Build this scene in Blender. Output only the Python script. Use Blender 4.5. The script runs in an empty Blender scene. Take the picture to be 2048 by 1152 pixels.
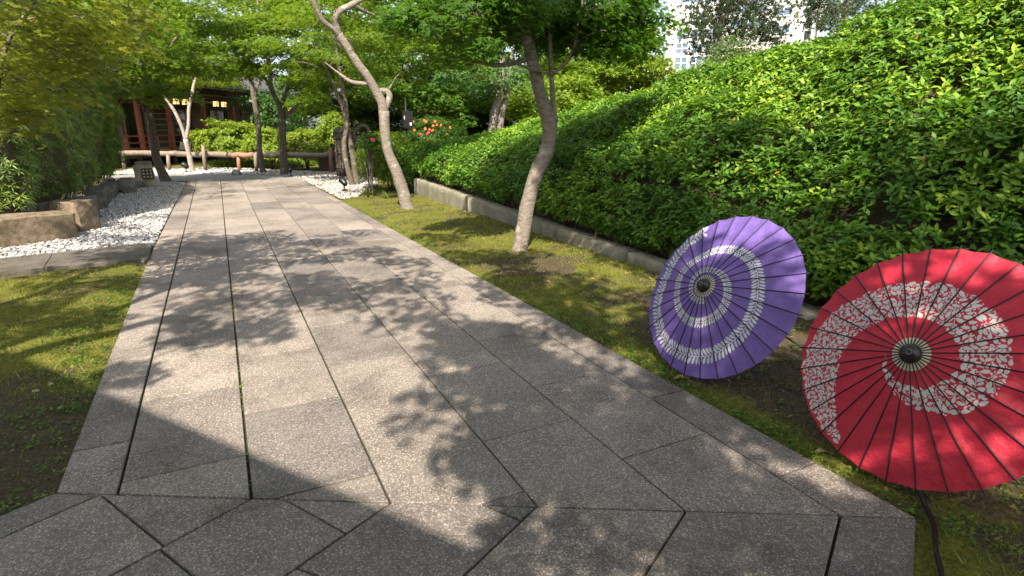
import bpy, bmesh, math, random
import numpy as np
from mathutils import Vector, Matrix, noise
random.seed(7); rng = np.random.default_rng(7)
sc = bpy.context.scene
COL = sc.collection
# ------------------------------------------------------------------ camera
W, HGT = 2048., 1152.
FPX, CX, CY, VPX, HY, CAMH = 1150., 1024., 576., 430., 255., 1.7
PITCH = math.atan((CY - HY) / FPX)
YAW = -math.atan((VPX - CX) / math.hypot(FPX, CY - HY))
F = np.array([math.sin(YAW)*math.cos(PITCH), math.cos(YAW)*math.cos(PITCH), -math.sin(PITCH)])
R = np.array([math.cos(YAW), -math.sin(YAW), 0.])
D = np.cross(F, R)
cam = bpy.data.cameras.new('camera'); camo = bpy.data.objects.new('camera', cam); COL.objects.link(camo)
cam.sensor_width = 36.; cam.lens = 36. * FPX / W; cam.clip_end = 2000.; cam.clip_start = .05
camo.matrix_world = Matrix(((R[0], -D[0], -F[0], 0), (R[1], -D[1], -F[1], 0), (R[2], -D[2], -F[2], CAMH), (0, 0, 0, 1)))
sc.camera = camo
# ------------------------------------------------------------------ sky, sun, exposure
ELEV = math.radians(47.)
SH = np.array([-.45, -.893]); SH /= np.linalg.norm(SH)
SUN = np.array([SH[0]*math.cos(ELEV), SH[1]*math.cos(ELEV), math.sin(ELEV)])   # towards the sun
wd = bpy.data.worlds.new('World'); sc.world = wd; wd.use_nodes = True
nt = wd.node_tree; bgn = nt.nodes['Background']
sky = nt.nodes.new('ShaderNodeTexSky'); sky.sky_type = 'NISHITA'; sky.sun_disc = False
sky.sun_elevation = ELEV; sky.sun_rotation = math.atan2(SH[0], SH[1])
sky.air_density = 1.0; sky.dust_density = 2.5; sky.ozone_density = 1.0
hs = nt.nodes.new('ShaderNodeHueSaturation'); hs.inputs['Saturation'].default_value = .6
nt.links.new(sky.outputs[0], hs.inputs['Color']); nt.links.new(hs.outputs[0], bgn.inputs[0]); bgn.inputs[1].default_value = .13
sl = bpy.data.lights.new('sun', 'SUN'); sl.energy = 5.0; sl.angle = math.radians(.55); sl.color = (1., .91, .77)
so = bpy.data.objects.new('sun', sl); COL.objects.link(so)
so.rotation_euler = Vector(SUN).to_track_quat('Z', 'Y').to_euler(); so.location = (0, 0, 30)
sc.view_settings.view_transform = 'Standard'; sc.view_settings.look = 'None'
sc.view_settings.gamma = 1.; sc.view_settings.use_curve_mapping = False
sc.view_settings.exposure = 1.25
sc.cycles.max_bounces = 8; sc.cycles.transparent_max_bounces = 4

# ------------------------------------------------------------------ pixels to places
def ray(px, py): return F*FPX + R*(px-CX) + D*(py-CY)
def gnd(px, py, z=0.):
    r = ray(px, py); t = (z-CAMH)/r[2]; return np.array([r[0]*t, r[1]*t, z])
def aty(px, py, Y):
    r = ray(px, py); t = Y/r[1]; return np.array([r[0]*t, Y, r[2]*t+CAMH])
def pxm(Y, px):            # metres per photograph pixel on plane Y at column px
    return abs(aty(px+1, 300, Y)[0]-aty(px, 300, Y)[0])

# ------------------------------------------------------------------ materials
MATS = {}
def mat(name):
    m = bpy.data.materials.new(name); m.use_nodes = True; MATS[name] = m
    return m, m.node_tree, m.node_tree.nodes['Principled BSDF']
def N(t, typ, **kw):
    n = t.nodes.new(typ)
    for k, v in kw.items(): setattr(n, k, v)
    return n
def ramp(t, src, stops, interp='LINEAR'):
    r = N(t, 'ShaderNodeValToRGB'); r.color_ramp.interpolation = interp
    el = r.color_ramp.elements
    while len(el) < len(stops): el.new(.5)
    for e, (p, c) in zip(el, stops): e.position = p; e.color = (*c, 1) if len(c) == 3 else c
    t.links.new(src, r.inputs[0]); return r.outputs[0]
def noise_n(t, scale, detail=4., rough=.55, vec=None, dist=0.):
    n = N(t, 'ShaderNodeTexNoise'); n.inputs['Scale'].default_value = scale; n.inputs['Detail'].default_value = detail
    n.inputs['Roughness'].default_value = rough; n.inputs['Distortion'].default_value = dist
    if vec is not None: t.links.new(vec, n.inputs['Vector'])
    return n.outputs[0]
def pos(t): return N(t, 'ShaderNodeNewGeometry').outputs['Position']
def mixc(t, fac, a, b, mode='MIX'):
    m = N(t, 'ShaderNodeMix', data_type='RGBA', blend_type=mode)
    for sock, v in ((m.inputs[0], fac), (m.inputs[6], a), (m.inputs[7], b)):
        if isinstance(v, (int, float)): sock.default_value = v
        elif isinstance(v, tuple): sock.default_value = (*v, 1)
        else: t.links.new(v, sock)
    return m.outputs[2]
def bump(t, b, h, strength, dist=.01):
    n = N(t, 'ShaderNodeBump'); n.inputs['Strength'].default_value = strength; n.inputs['Distance'].default_value = dist
    t.links.new(h, n.inputs['Height']); t.links.new(n.outputs[0], b.inputs['Normal'])
def plain(name, col, rough=.6, nscale=30., var=.25, bmp=.15, metal=0., spec=.3):
    m, t, b = mat(name)
    p = pos(t); n = noise_n(t, nscale, 5, .6, p)
    c = ramp(t, n, [(.25, tuple(x*(1-var) for x in col)), (.75, tuple(min(1, x*(1+var)) for x in col))])
    t.links.new(c, b.inputs['Base Color']); b.inputs['Roughness'].default_value = rough
    b.inputs['Metallic'].default_value = metal; b.inputs['Specular IOR Level'].default_value = spec
    if bmp: bump(t, b, n, bmp)
    return m
def leafmat(name, stops, trans=.4, tcol=(.25, .4, .03), rough=.45, spec=.4, tvar=True):
    m, t, b = mat(name)
    a = N(t, 'ShaderNodeAttribute', attribute_name='rnd')
    c = ramp(t, a.outputs['Fac'], stops)
    t.links.new(c, b.inputs['Base Color']); b.inputs['Roughness'].default_value = rough
    b.inputs['Specular IOR Level'].default_value = spec
    tr = N(t, 'ShaderNodeBsdfTranslucent')
    tc = mixc(t, .55, c, tcol)
    t.links.new(tc, tr.inputs['Color'])
    mx = N(t, 'ShaderNodeMixShader'); mx.inputs[0].default_value = trans
    t.links.new(b.outputs[0], mx.inputs[1]); t.links.new(tr.outputs[0], mx.inputs[2])
    t.links.new(mx.outputs[0], t.nodes['Material Output'].inputs[0])
    return m
def make_materials():
    # exposed-aggregate paving slab
    m, t, b = mat('slab'); p = pos(t)
    vo = N(t, 'ShaderNodeTexVoronoi'); vo.inputs['Scale'].default_value = 85.; vo.inputs['Randomness'].default_value = 1.; t.links.new(p, vo.inputs['Vector'])
    wn = noise_n(t, 150., 3, .6, p, 1.2)
    ad = N(t, 'ShaderNodeMath', operation='SUBTRACT'); t.links.new(wn, ad.inputs[0])
    mu = N(t, 'ShaderNodeMath', operation='MULTIPLY'); t.links.new(vo.outputs['Distance'], mu.inputs[0]); mu.inputs[1].default_value = .22
    t.links.new(mu.outputs[0], ad.inputs[1])
    speck = ramp(t, ad.outputs[0], [(.40, (0, 0, 0)), (.50, (1, 1, 1))])
    cellr = ramp(t, vo.outputs['Color'], [(.2, (.31, .285, .255)), (.8, (.56, .51, .455))])
    blot = noise_n(t, 2.2, 6, .62, p)
    oi = N(t, 'ShaderNodeObjectInfo')
    base = ramp(t, blot, [(.3, (.125, .112, .10)), (.7, (.20, .18, .16))])
    tone = ramp(t, oi.outputs['Random'], [(0, (.70, .70, .71)), (.5, (.95, .93, .90)), (1, (1.16, 1.12, 1.07))])
    c = mixc(t, speck, base, cellr)
    c = mixc(t, 1., c, tone, 'MULTIPLY')
    st = noise_n(t, .9, 7, .7, p, .6)
    stain = ramp(t, st, [(.36, (.50, .50, .50)), (.47, (.82, .82, .81)), (.60, (1, 1, 1))])
    c = mixc(t, .85, c, stain, 'MULTIPLY')
    sp = noise_n(t, 7., 5, .7, p, .3)
    c = mixc(t, .6, c, ramp(t, sp, [(.60, (1, 1, 1)), (.70, (.66, .65, .62))]), 'MULTIPLY')
    c = mixc(t, 1., c, (1.10, 1.06, 1.075), 'MULTIPLY')
    t.links.new(c, b.inputs['Base Color']); b.inputs['Roughness'].default_value = .8; b.inputs['Specular IOR Level'].default_value = .25
    bump(t, b, ad.outputs[0], .35, .006)
    plain('far_paving', (.24, .225, .205), .85, 14., .18, .1)
    plain('joint_soil', (.035, .03, .022), .95, 60., .4, .3)
    # earth and moss
    m, t, b = mat('earth'); p = pos(t)
    n1 = noise_n(t, 1.7, 6, .62, p); n2 = noise_n(t, 45., 4, .65, p)
    soil = ramp(t, n2, [(.3, (.035, .026, .016)), (.7, (.11, .085, .055))])
    moss = ramp(t, n2, [(.3, (.06, .063, .014)), (.7, (.175, .17, .035))])
    at = N(t, 'ShaderNodeAttribute', attribute_name='soil'); sb = N(t, 'ShaderNodeMath', operation='MULTIPLY_ADD'); t.links.new(at.outputs['Fac'], sb.inputs[0]); sb.inputs[1].default_value = -.20; t.links.new(n1, sb.inputs[2])
    n3 = noise_n(t, 14., 4, .6, p); ms = N(t, 'ShaderNodeMath', operation='MULTIPLY_ADD'); t.links.new(n3, ms.inputs[0]); ms.inputs[1].default_value = .22; t.links.new(sb.outputs[0], ms.inputs[2])
    fac = ramp(t, ms.outputs[0], [(.50, (0, 0, 0)), (.62, (1, 1, 1))])
    t.links.new(mixc(t, fac, soil, moss), b.inputs['Base Color']); b.inputs['Roughness'].default_value = .95
    b.inputs['Specular IOR Level'].default_value = .1
    bump(t, b, n2, .7, .02)
    plain('soil', (.05, .038, .025), .95, 30., .4, .5)
    m, t, b = mat('pebble')
    a = N(t, 'ShaderNodeAttribute', attribute_name='rnd')
    t.links.new(ramp(t, a.outputs['Fac'], [(0, (.12, .11, .10)), (.2, (.26, .245, .23)), (.6, (.42, .405, .39)), (1, (.56, .545, .53))]), b.inputs['Base Color'])
    b.inputs['Roughness'].default_value = .65
    m, t, b = mat('chips')
    a = N(t, 'ShaderNodeAttribute', attribute_name='rnd')
    t.links.new(ramp(t, a.outputs['Fac'], [(0, (.16, .14, .12)), (.5, (.34, .30, .27)), (1, (.62, .58, .53))]), b.inputs['Base Color'])
    b.inputs['Roughness'].default_value = .75
    # stones
    for nm, a_, b_, sc_ in (('granite', (.15, .135, .105), (.36, .33, .26), 60.), ('brown_stone', (.085, .064, .046), (.29, .22, .155), 12.),
                            ('grey_stone', (.10, .09, .08), (.25, .23, .20), 8.), ('kerb_stone', (.07, .06, .05), (.17, .15, .13), 40.), ('sandstone', (.26, .225, .165), (.44, .385, .295), 30.)):
        m, t, b = mat(nm); p = pos(t)
        n1 = noise_n(t, sc_, 7, .68, p); n2 = noise_n(t, 3.5, 4, .6, p)
        c = ramp(t, n1, [(.3, a_), (.7, b_)])
        dirt = ramp(t, n2, [(.35, (.55, .58, .45)), (.6, (1, 1, 1))])
        t.links.new(mixc(t, .8, c, dirt, 'MULTIPLY'), b.inputs['Base Color']); b.inputs['Roughness'].default_value = .9
        b.inputs['Specular IOR Level'].default_value = .2; bump(t, b, n1, .8, .015)
    # bark
    for nm, a_, b_, c_ in (('bark', (.10, .082, .066), (.275, .235, .195), (.38, .36, .315)), ('bark_dark', (.07, .058, .046), (.16, .13, .105), (.30, .27, .23)),
                           ('bark_pale', (.18, .15, .12), (.38, .33, .27), (.55, .51, .44))):
        m, t, b = mat(nm); p = pos(t)
        mp = N(t, 'ShaderNodeMapping'); mp.inputs['Scale'].default_value = (1, 1, 3.2); t.links.new(p, mp.inputs[0])
        n1 = noise_n(t, 11., 8, .72, mp.outputs[0], .5); n2 = noise_n(t, 5., 5, .6, p)
        c = ramp(t, n1, [(.3, a_), (.65, b_)])
        lich = ramp(t, n2, [(.58, (0, 0, 0)), (.70, (1, 1, 1))])
        t.links.new(mixc(t, lich, c, c_), b.inputs['Base Color']); b.inputs['Roughness'].default_value = .9
        b.inputs['Specular IOR Level'].default_value = .15; bump(t, b, n1, 1., .02)
    plain('twig', (.12, .09, .065), .9, 40., .3, .2)
    # leaves
    leafmat('maple_leaf', [(0, (.045, .10, .010)), (.5, (.10, .18, .014)), (.85, (.19, .25, .02)), (1, (.26, .24, .03))], .58, (.36, .54, .02))
    leafmat('maple_leaf_olive', [(0, (.13, .16, .018)), (.5, (.22, .25, .028)), (.85, (.31, .32, .04)), (1, (.32, .25, .05))], .5, (.36, .42, .03))
    leafmat('maple_leaf_deep', [(0, (.03, .08, .012)), (.5, (.06, .135, .016)), (.9, (.11, .19, .02)), (1, (.18, .23, .03))], .5, (.2, .42, .02))
    leafmat('maple_leaf_lime', [(0, (.08, .15, .014)), (.5, (.18, .28, .02)), (.85, (.29, .34, .03)), (1, (.38, .30, .05))], .45, (.36, .5, .03))
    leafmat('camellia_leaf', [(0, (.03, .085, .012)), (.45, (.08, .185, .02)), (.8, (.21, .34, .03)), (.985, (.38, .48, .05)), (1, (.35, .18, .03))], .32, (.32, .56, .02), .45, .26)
    leafmat('yew_leaf', [(0, (.045, .10, .022)), (.4, (.11, .19, .035)), (.75, (.26, .35, .06)), (1, (.40, .44, .11))], .35, (.3, .42, .05), .42, .4)
    leafmat('broad_leaf', [(0, (.03, .08, .02)), (.6, (.06, .14, .03)), (1, (.14, .22, .05))], .4, (.2, .38, .03), .4)
    leafmat('pine_needle', [(0, (.02, .04, .02)), (.6, (.04, .07, .03)), (1, (.10, .12, .04))], .2, (.1, .15, .03), .5)
    leafmat('round_leaf', [(0, (.06, .10, .03)), (.6, (.11, .17, .04)), (1, (.2, .24, .06))], .35, (.2, .3, .04), .5)
    leafmat('grass_blade', [(0, (.08, .09, .014)), (.5, (.185, .20, .03)), (.85, (.30, .295, .05)), (1, (.38, .30, .13))], .4, (.3, .38, .03), .55, .25)
    leafmat('weed_leaf', [(0, (.05, .10, .015)), (.6, (.10, .18, .02)), (1, (.18, .26, .03))], .35, (.22, .4, .03), .5)
    leafmat('tall_grass', [(0, (.06, .12, .02)), (1, (.16, .25, .04))], .4, (.25, .4, .03), .4)
    plain('dead_leaf', (.30, .18, .09), .8, 40., .4, .2)
    plain('orange_flower', (.55, .10, .025), .6, 60., .35, 0.)
    plain('red_flower', (.55, .04, .03), .6, 60., .35, 0.)
    # umbrella paper (translucent, faintly creased)
    for nm, a_, tr_ in (('purple_paper', (.195, .12, .42), (.42, .22, .75)), ('red_paper', (.60, .032, .065), (.9, .06, .09)), ('white_print', (.74, .74, .72), (.7, .7, .7)), ('cream_paper', (.66, .60, .44), (.6, .5, .3))):
        m, t, b = mat(nm)
        tcn = N(t, 'ShaderNodeTexCoord'); n1 = noise_n(t, 14., 5, .6, tcn.outputs['Object']); n2 = noise_n(t, 90., 3, .6, tcn.outputs['Object'])
        c = ramp(t, n1, [(.3, tuple(x*.82 for x in a_)), (.7, tuple(x*1.1 for x in a_))])
        t.links.new(c, b.inputs['Base Color']); b.inputs['Roughness'].default_value = .5; b.inputs['Specular IOR Level'].default_value = .35
        bump(t, b, n1, .5, .03)
        tr = N(t, 'ShaderNodeBsdfTranslucent'); tr.inputs['Color'].default_value = (*tr_, 1)
        mx = N(t, 'ShaderNodeMixShader'); mx.inputs[0].default_value = .22
        t.links.new(b.outputs[0], mx.inputs[1]); t.links.new(tr.outputs[0], mx.inputs[2]); t.links.new(mx.outputs[0], t.nodes['Material Output'].inputs[0])
    plain('rib_black', (.016, .014, .014), .55, 60., .3, 0., 0., .4)
    plain('lacquer_black', (.012, .011, .011), .35, 40., .3, .1, 0., .5)
    plain('black_metal', (.015, .015, .017), .4, 40., .3, 0., .3, .5)
    plain('grey_metal', (.25, .25, .25), .4, 40., .2, 0., .8)
    # house
    for nm, a_, b_ in (('red_wood', (.15, .04, .018), (.28, .08, .036)), ('dark_wood', (.035, .017, .012), (.085, .042, .03)), ('ochre_wood', (.36, .18, .07), (.5, .27, .12)), ('log_wood', (.10, .078, .058), (.25, .195, .145)), ('red_log', (.22, .10, .065), (.36, .17, .11)), ('eave_wood', (.16, .13, .08), (.26, .21, .13))):
        m, t, b = mat(nm); p = pos(t)
        mp = N(t, 'ShaderNodeMapping'); mp.inputs['Scale'].default_value = (6, 6, 1); t.links.new(p, mp.inputs[0])
        n1 = noise_n(t, 3.5, 6, .65, mp.outputs[0])
        t.links.new(ramp(t, n1, [(.3, a_), (.7, b_)]), b.inputs['Base Color']); b.inputs['Roughness'].default_value = .6; bump(t, b, n1, .3, .01)
    plain('roof_tile', (.09, .095, .10), .6, 10., .25, .2)
    plain('plaster', (.16, .11, .07), .9, 10., .12, .1)
    plain('dark_pane', (.012, .012, .012), .12, 5., .3, 0., 0., .5)
    plain('paper_pane', (.085, .07, .05), .8, 10., .1, 0.)
    plain('cream_bar', (.36, .28, .16), .7, 20., .2, 0.)
    plain('sign_white', (.72, .70, .66), .5, 20., .06, 0.)
    plain('ink', (.03, .03, .03), .6, 20., .1, 0.)
    m, t, b = mat('lantern_glow'); b.inputs['Base Color'].default_value = (.8, .6, .3, 1); b.inputs['Emission Color'].default_value = (1, .62, .22, 1); b.inputs['Emission Strength'].default_value = .9
    # city
    plain('white_cladding', (.80, .76, .74), .6, .6, .05, 0.)
    plain('white_band', (.72, .70, .70), .6, .8, .05, 0.)
    plain('blue_glass', (.10, .15, .22), .15, .5, .3, 0., 0., .6)
    plain('window_frame', (.62, .62, .62), .5, 5., .1, 0.)
    plain('brush_sticks', (.085, .07, .055), .9, 40., .5, .3)
    plain('brush_light', (.24, .20, .155), .9, 40., .3, .3)
    plain('palm_tie', (.02, .016, .013), .8, 40., .3, 0.)
    plain('glass_lamp', (.35, .36, .34), .15, 10., .2, 0., 0., .6)
make_materials()

# ------------------------------------------------------------------ object helpers
def tag(o, label=None, cat=None, group=None, kind=None):
    if label: o['label'] = label
    if cat: o['category'] = cat
    if group: o['group'] = group
    if kind: o['kind'] = kind
    return o
def empty(name, loc=(0, 0, 0), label=None, cat=None, group=None):
    o = bpy.data.objects.new(name, None); COL.objects.link(o); o.location = loc; o.empty_display_size = .1
    return tag(o, label, cat, group)
def link(name, me, m=None, parent=None):
    if m is not None and not me.materials: me.materials.append(MATS[m] if isinstance(m, str) else m)
    o = bpy.data.objects.new(name, me); COL.objects.link(o)
    if parent is not None:
        o.parent = parent
        o.matrix_parent_inverse = parent.matrix_basis.inverted() if not getattr(parent, 'is_local', False) else Matrix()
    return o
def child(name, me, m, parent):              # local coordinates of the parent
    if m is not None and not me.materials: me.materials.append(MATS[m])
    o = bpy.data.objects.new(name, me); COL.objects.link(o); o.parent = parent
    return o
class MB:
    def __init__(s): s.v = []; s.f = []
    def add(s, v, f):
        b = len(s.v); s.v += [tuple(x) for x in v]; s.f += [tuple(i+b for i in q) for q in f]; return s
    def box(s, c, d, M=None):
        x, y, z = [q/2 for q in d]
        vs = [Vector((i*x, j*y, k*z)) for i in (-1, 1) for j in (-1, 1) for k in (-1, 1)]
        if M is not None: vs = [M @ q for q in vs]
        c = Vector(c)
        return s.add([q+c for q in vs], [(0, 1, 3, 2), (4, 6, 7, 5), (0, 4, 5, 1), (2, 3, 7, 6), (0, 2, 6, 4), (1, 5, 7, 3)])
    def tube(s, pts, rad, n=7, cap=True, wob=0.):
        pts = [Vector(p) for p in pts]
        if isinstance(rad, (int, float)): rad = [rad]*len(pts)
        up = Vector((1, 0, 0)); b = len(s.v)
        for i, p in enumerate(pts):
            t = (pts[min(i+1, len(pts)-1)]-pts[max(i-1, 0)]).normalized()
            a = up - t*up.dot(t)
            if a.length < 1e-3: a = Vector((0, 1, 0)) - t*t.y
            a.normalize(); up = a; c = t.cross(a)
            for k in range(n):
                th = 2*math.pi*k/n
                r = rad[i]*(1+(wob*noise.noise(Vector((math.cos(th)*1.3+p.x*3, math.sin(th)*1.3+p.y*3, p.z*4))) if wob else 0))
                s.v.append(tuple(p+a*(math.cos(th)*r)+c*(math.sin(th)*r)))
        for i in range(len(pts)-1):
            for k in range(n):
                s.f.append((b+i*n+k, b+i*n+(k+1) % n, b+(i+1)*n+(k+1) % n, b+(i+1)*n+k))
        if cap: s.f.append(tuple(b+k for k in range(n))[::-1]); s.f.append(tuple(b+(len(pts)-1)*n+k for k in range(n)))
        return s
    def lathe(s, prof, n=20, M=None, c=(0, 0, 0)):
        b = len(s.v); c = Vector(c)
        for r, z in prof:
            for k in range(n):
                q = Vector((math.cos(2*math.pi*k/n)*r, math.sin(2*math.pi*k/n)*r, z))
                if M is not None: q = M @ q
                s.v.append(tuple(q+c))
        for i in range(len(prof)-1):
            for k in range(n): s.f.append((b+i*n+k, b+i*n+(k+1) % n, b+(i+1)*n+(k+1) % n, b+(i+1)*n+k))
        s.f.append(tuple(b+k for k in range(n))[::-1]); s.f.append(tuple(b+(len(prof)-1)*n+k for k in range(n)))
        return s
    def mesh(s, name='mesh', smooth=False):
        me = bpy.data.meshes.new(name); me.from_pydata(s.v, [], s.f); me.validate()
        if smooth: me.polygons.foreach_set('use_smooth', [True]*len(me.polygons))
        return me
    def build(s, name, m, parent=None, smooth=False): return link(name, s.mesh(name, smooth), m, parent)
def npmesh(name, V, T, rnd=None, smooth=False):
    me = bpy.data.meshes.new(name); V = np.asarray(V, np.float32); T = np.asarray(T, np.int32)
    me.vertices.add(len(V)); me.vertices.foreach_set('co', V.ravel())
    k = T.shape[1]; me.loops.add(T.size); me.loops.foreach_set('vertex_index', T.ravel())
    me.polygons.add(len(T)); me.polygons.foreach_set('loop_start', np.arange(0, T.size, k, dtype=np.int32))
    me.polygons.foreach_set('loop_total', np.full(len(T), k, np.int32))
    if smooth: me.polygons.foreach_set('use_smooth', np.ones(len(T), bool))
    if rnd is not None:
        a = me.attributes.new('rnd', 'FLOAT', 'POINT'); a.data.foreach_set('value', np.asarray(rnd, np.float32))
    me.update(); return me
def crom(pts, n=5):
    P = [np.array(p, float) for p in pts]; P = [2*P[0]-P[1]]+P+[2*P[-1]-P[-2]]; out = []
    for i in range(1, len(P)-2):
        for k in range(n):
            t = k/n; a, b, c, d = P[i-1:i+3]
            out.append(.5*((2*b)+(-a+c)*t+(2*a-5*b+4*c-d)*t*t+(-a+3*b-3*c+d)*t**3))
    out.append(P[-2]); return out
def unit(a): return a/np.maximum(np.linalg.norm(a, axis=-1, keepdims=True), 1e-9)
# leaf templates (x along the leaf, y across, z up)
def star(lobes, w=.30):
    v = []; f = []
    for a, r in lobes:
        c, q = math.cos(a), math.sin(a); k = len(v); x0 = .16*r
        v += [(-.06*c, -.06*q, .0), (c*x0*2.2-q*w*r*.5, q*x0*2.2+c*w*r*.5, .02), (c*r, q*r, -.15*r*r), (c*x0*2.2+q*w*r*.5, q*x0*2.2-c*w*r*.5, .02)]
        f.append((k, k+3, k+2, k+1))
    return np.array(v), np.array(f)
RD = math.radians
MAPLE = star([(RD(-112), .6), (RD(-55), .86), (0, 1.), (RD(55), .86), (RD(112), .6)], .40)
def star3(lobes, w):
    v = []; f = []
    for a, r in lobes:
        c, q = math.cos(a), math.sin(a); k = len(v)
        v += [(c*.02-q*w*r*.5, q*.02+c*w*r*.5, .02), (c*.02+q*w*r*.5, q*.02-c*w*r*.5, .02), (c*r, q*r, -.15*r*r)]; f.append((k, k+1, k+2))
    return np.array(v), np.array(f)
MAPLE3 = star3([(RD(-75), .85), (0, 1.), (RD(75), .85)], .62)
MAPLE5 = star3([(RD(-112), .6), (RD(-55), .86), (0, 1.), (RD(55), .86), (RD(112), .6)], .42)
MAPLE7 = star([(RD(-140), .45), (RD(-92), .74), (RD(-45), .92), (0, 1.), (RD(45), .92), (RD(92), .74), (RD(140), .45)], .32)
CAM2 = (np.array([(0, 0, 0), (.5, .23, .05), (1., 0, -.05), (.5, -.23, .05)]), np.array([(0, 3, 2), (0, 2, 1)]))
CAM = (np.array([(0, 0, 0), (.28, .17, .045), (.62, .19, .05), (1., 0, -.05), (.62, -.19, .05), (.28, -.17, .045), (.5, 0, .0)]), np.array([(6, 0, 5), (6, 5, 4), (6, 4, 3), (6, 3, 2), (6, 2, 1), (6, 1, 0)]))
NEEDLE = (np.array([(0, 0, 0), (.5, .075, .02), (1., 0, -.03), (.5, -.075, .02)]), np.array([(0, 3, 2), (0, 2, 1)]))
PINEN = (np.array([(0, -.012, 0), (0, .012, 0), (1., 0, 0)]), np.array([(0, 2, 1)]))
OVAL = (np.array([(0, 0, 0), (.45, .26, .02), (1, 0, -.08), (.45, -.26, .02)]), np.array([(0, 3, 1), (1, 3, 2)]))
BLADE = (np.array([(0, -.085, 0), (0, .085, 0), (1., 0, -.12)]), np.array([(0, 2, 1)]))
def place(tpl, P, X, Z, S):
    v, f = tpl; k = len(v); n = len(P)
    Z = unit(Z); X = unit(X-(X*Z).sum(1, keepdims=True)*Z); Y = np.cross(Z, X)
    S = np.asarray(S).reshape(-1, 1, 1)
    V = P[:, None, :]+S*(v[None, :, 0:1]*X[:, None]+v[None, :, 1:2]*Y[:, None]+v[None, :, 2:3]*Z[:, None])
    T = (f[None]+k*np.arange(n)[:, None, None]).reshape(-1, f.shape[1])
    return V.reshape(-1, 3), T, k
def leafmesh(name, tpl, P, X, Z, S, rnd):
    V, T, k = place(tpl, P, X, Z, S); return npmesh(name, V, T, np.repeat(rnd, k))
def rv(n): return unit(rng.normal(size=(n, 3)))
def inpoly(x, y, poly):
    poly = np.asarray(poly); r = np.zeros(np.shape(x), bool); j = len(poly)-1
    for i in range(len(poly)):
        xi, yi = poly[i][:2]; xj, yj = poly[j][:2]
        r ^= ((yi > y) != (yj > y)) & (x < (xj-xi)*(y-yi)/(yj-yi+1e-12)+xi); j = i
    return r
def scatter(poly, dens):
    poly = np.asarray(poly)[:, :2]; lo, hi = poly.min(0), poly.max(0)
    n = int(dens*np.prod(hi-lo)); q = lo+rng.random((n, 2))*(hi-lo)
    return q[inpoly(q[:, 0], q[:, 1], poly)]

# ------------------------------------------------------------------ ground and paving
JX = [(-.632, -.748), (-.056, -.045), (.53, .54), (1.135, 1.145), (1.73, 1.735), (2.335, 2.315)]
EDGE_L = [(-.908, 3.146), (-1.02, 8.86), (-1.04, 21.4)]
def jx(i, y): a, b = JX[i]; return a+(b-a)*(y-3.)/(18.6)
def lx(y): return -.905-.02*(y-3.15) if y < 8.86 else -1.02-.0016*(y-8.86)
def rx(y): return 2.635-.01*(y-1.2)
def near_line(x): return 3.146-(x+.908)*(3.146-1.177)/(2.635+.908)
FAR_Y = lambda x: 22.0-.33*(x+1.0)
def ground():
    n = 60; me = MB()
    xs = [-400, -60, -20, -8, -4, 0, 4, 8, 20, 60, 400]; ys = [-200, -30, -8, 0, 8, 16, 24, 40, 90, 500]
    v = [(x, y, -.045) for y in ys for x in xs]; k = len(xs)
    f = [(j*k+i, j*k+i+1, (j+1)*k+i+1, (j+1)*k+i) for j in range(len(ys)-1) for i in range(k-1)]
    tag(MB().add(v, f).build('ground', 'earth'), kind='structure')
ground()
def polyslab(poly, z0, z1, gap, bev=.004):
    """one slab: bevelled prism over a convex polygon shrunk by half a joint"""
    P = [np.array(p[:2], float) for p in poly]
    A = sum(P[i][0]*P[(i+1) % len(P)][1]-P[(i+1) % len(P)][0]*P[i][1] for i in range(len(P)))
    if A < 0: P = P[::-1]
    def inset(Q, d):
        out = []; n = len(Q)
        for i in range(n):
            a, b, c = Q[i-1], Q[i], Q[(i+1) % n]
            e1 = (b-a)/np.linalg.norm(b-a); e2 = (c-b)/np.linalg.norm(c-b)
            n1 = np.array([-e1[1], e1[0]]); n2 = np.array([-e2[1], e2[0]])
            m = n1+n2; m /= max(.25, 1+n1@n2); out.append(b+m*d)
        return out
    Q = inset(P, gap/2); T = inset(Q, bev); n = len(Q); mb = MB()
    mb.v = [(*p, z0) for p in Q]+[(*p, z1-bev*.8) for p in Q]+[(*p, z1) for p in T]
    for i in range(n):
        j = (i+1) % n; mb.f += [(i, j, n+j, n+i), (n+i, n+j, 2*n+j, 2*n+i)]
    mb.f.append(tuple(range(2*n, 3*n))); return mb
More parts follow.
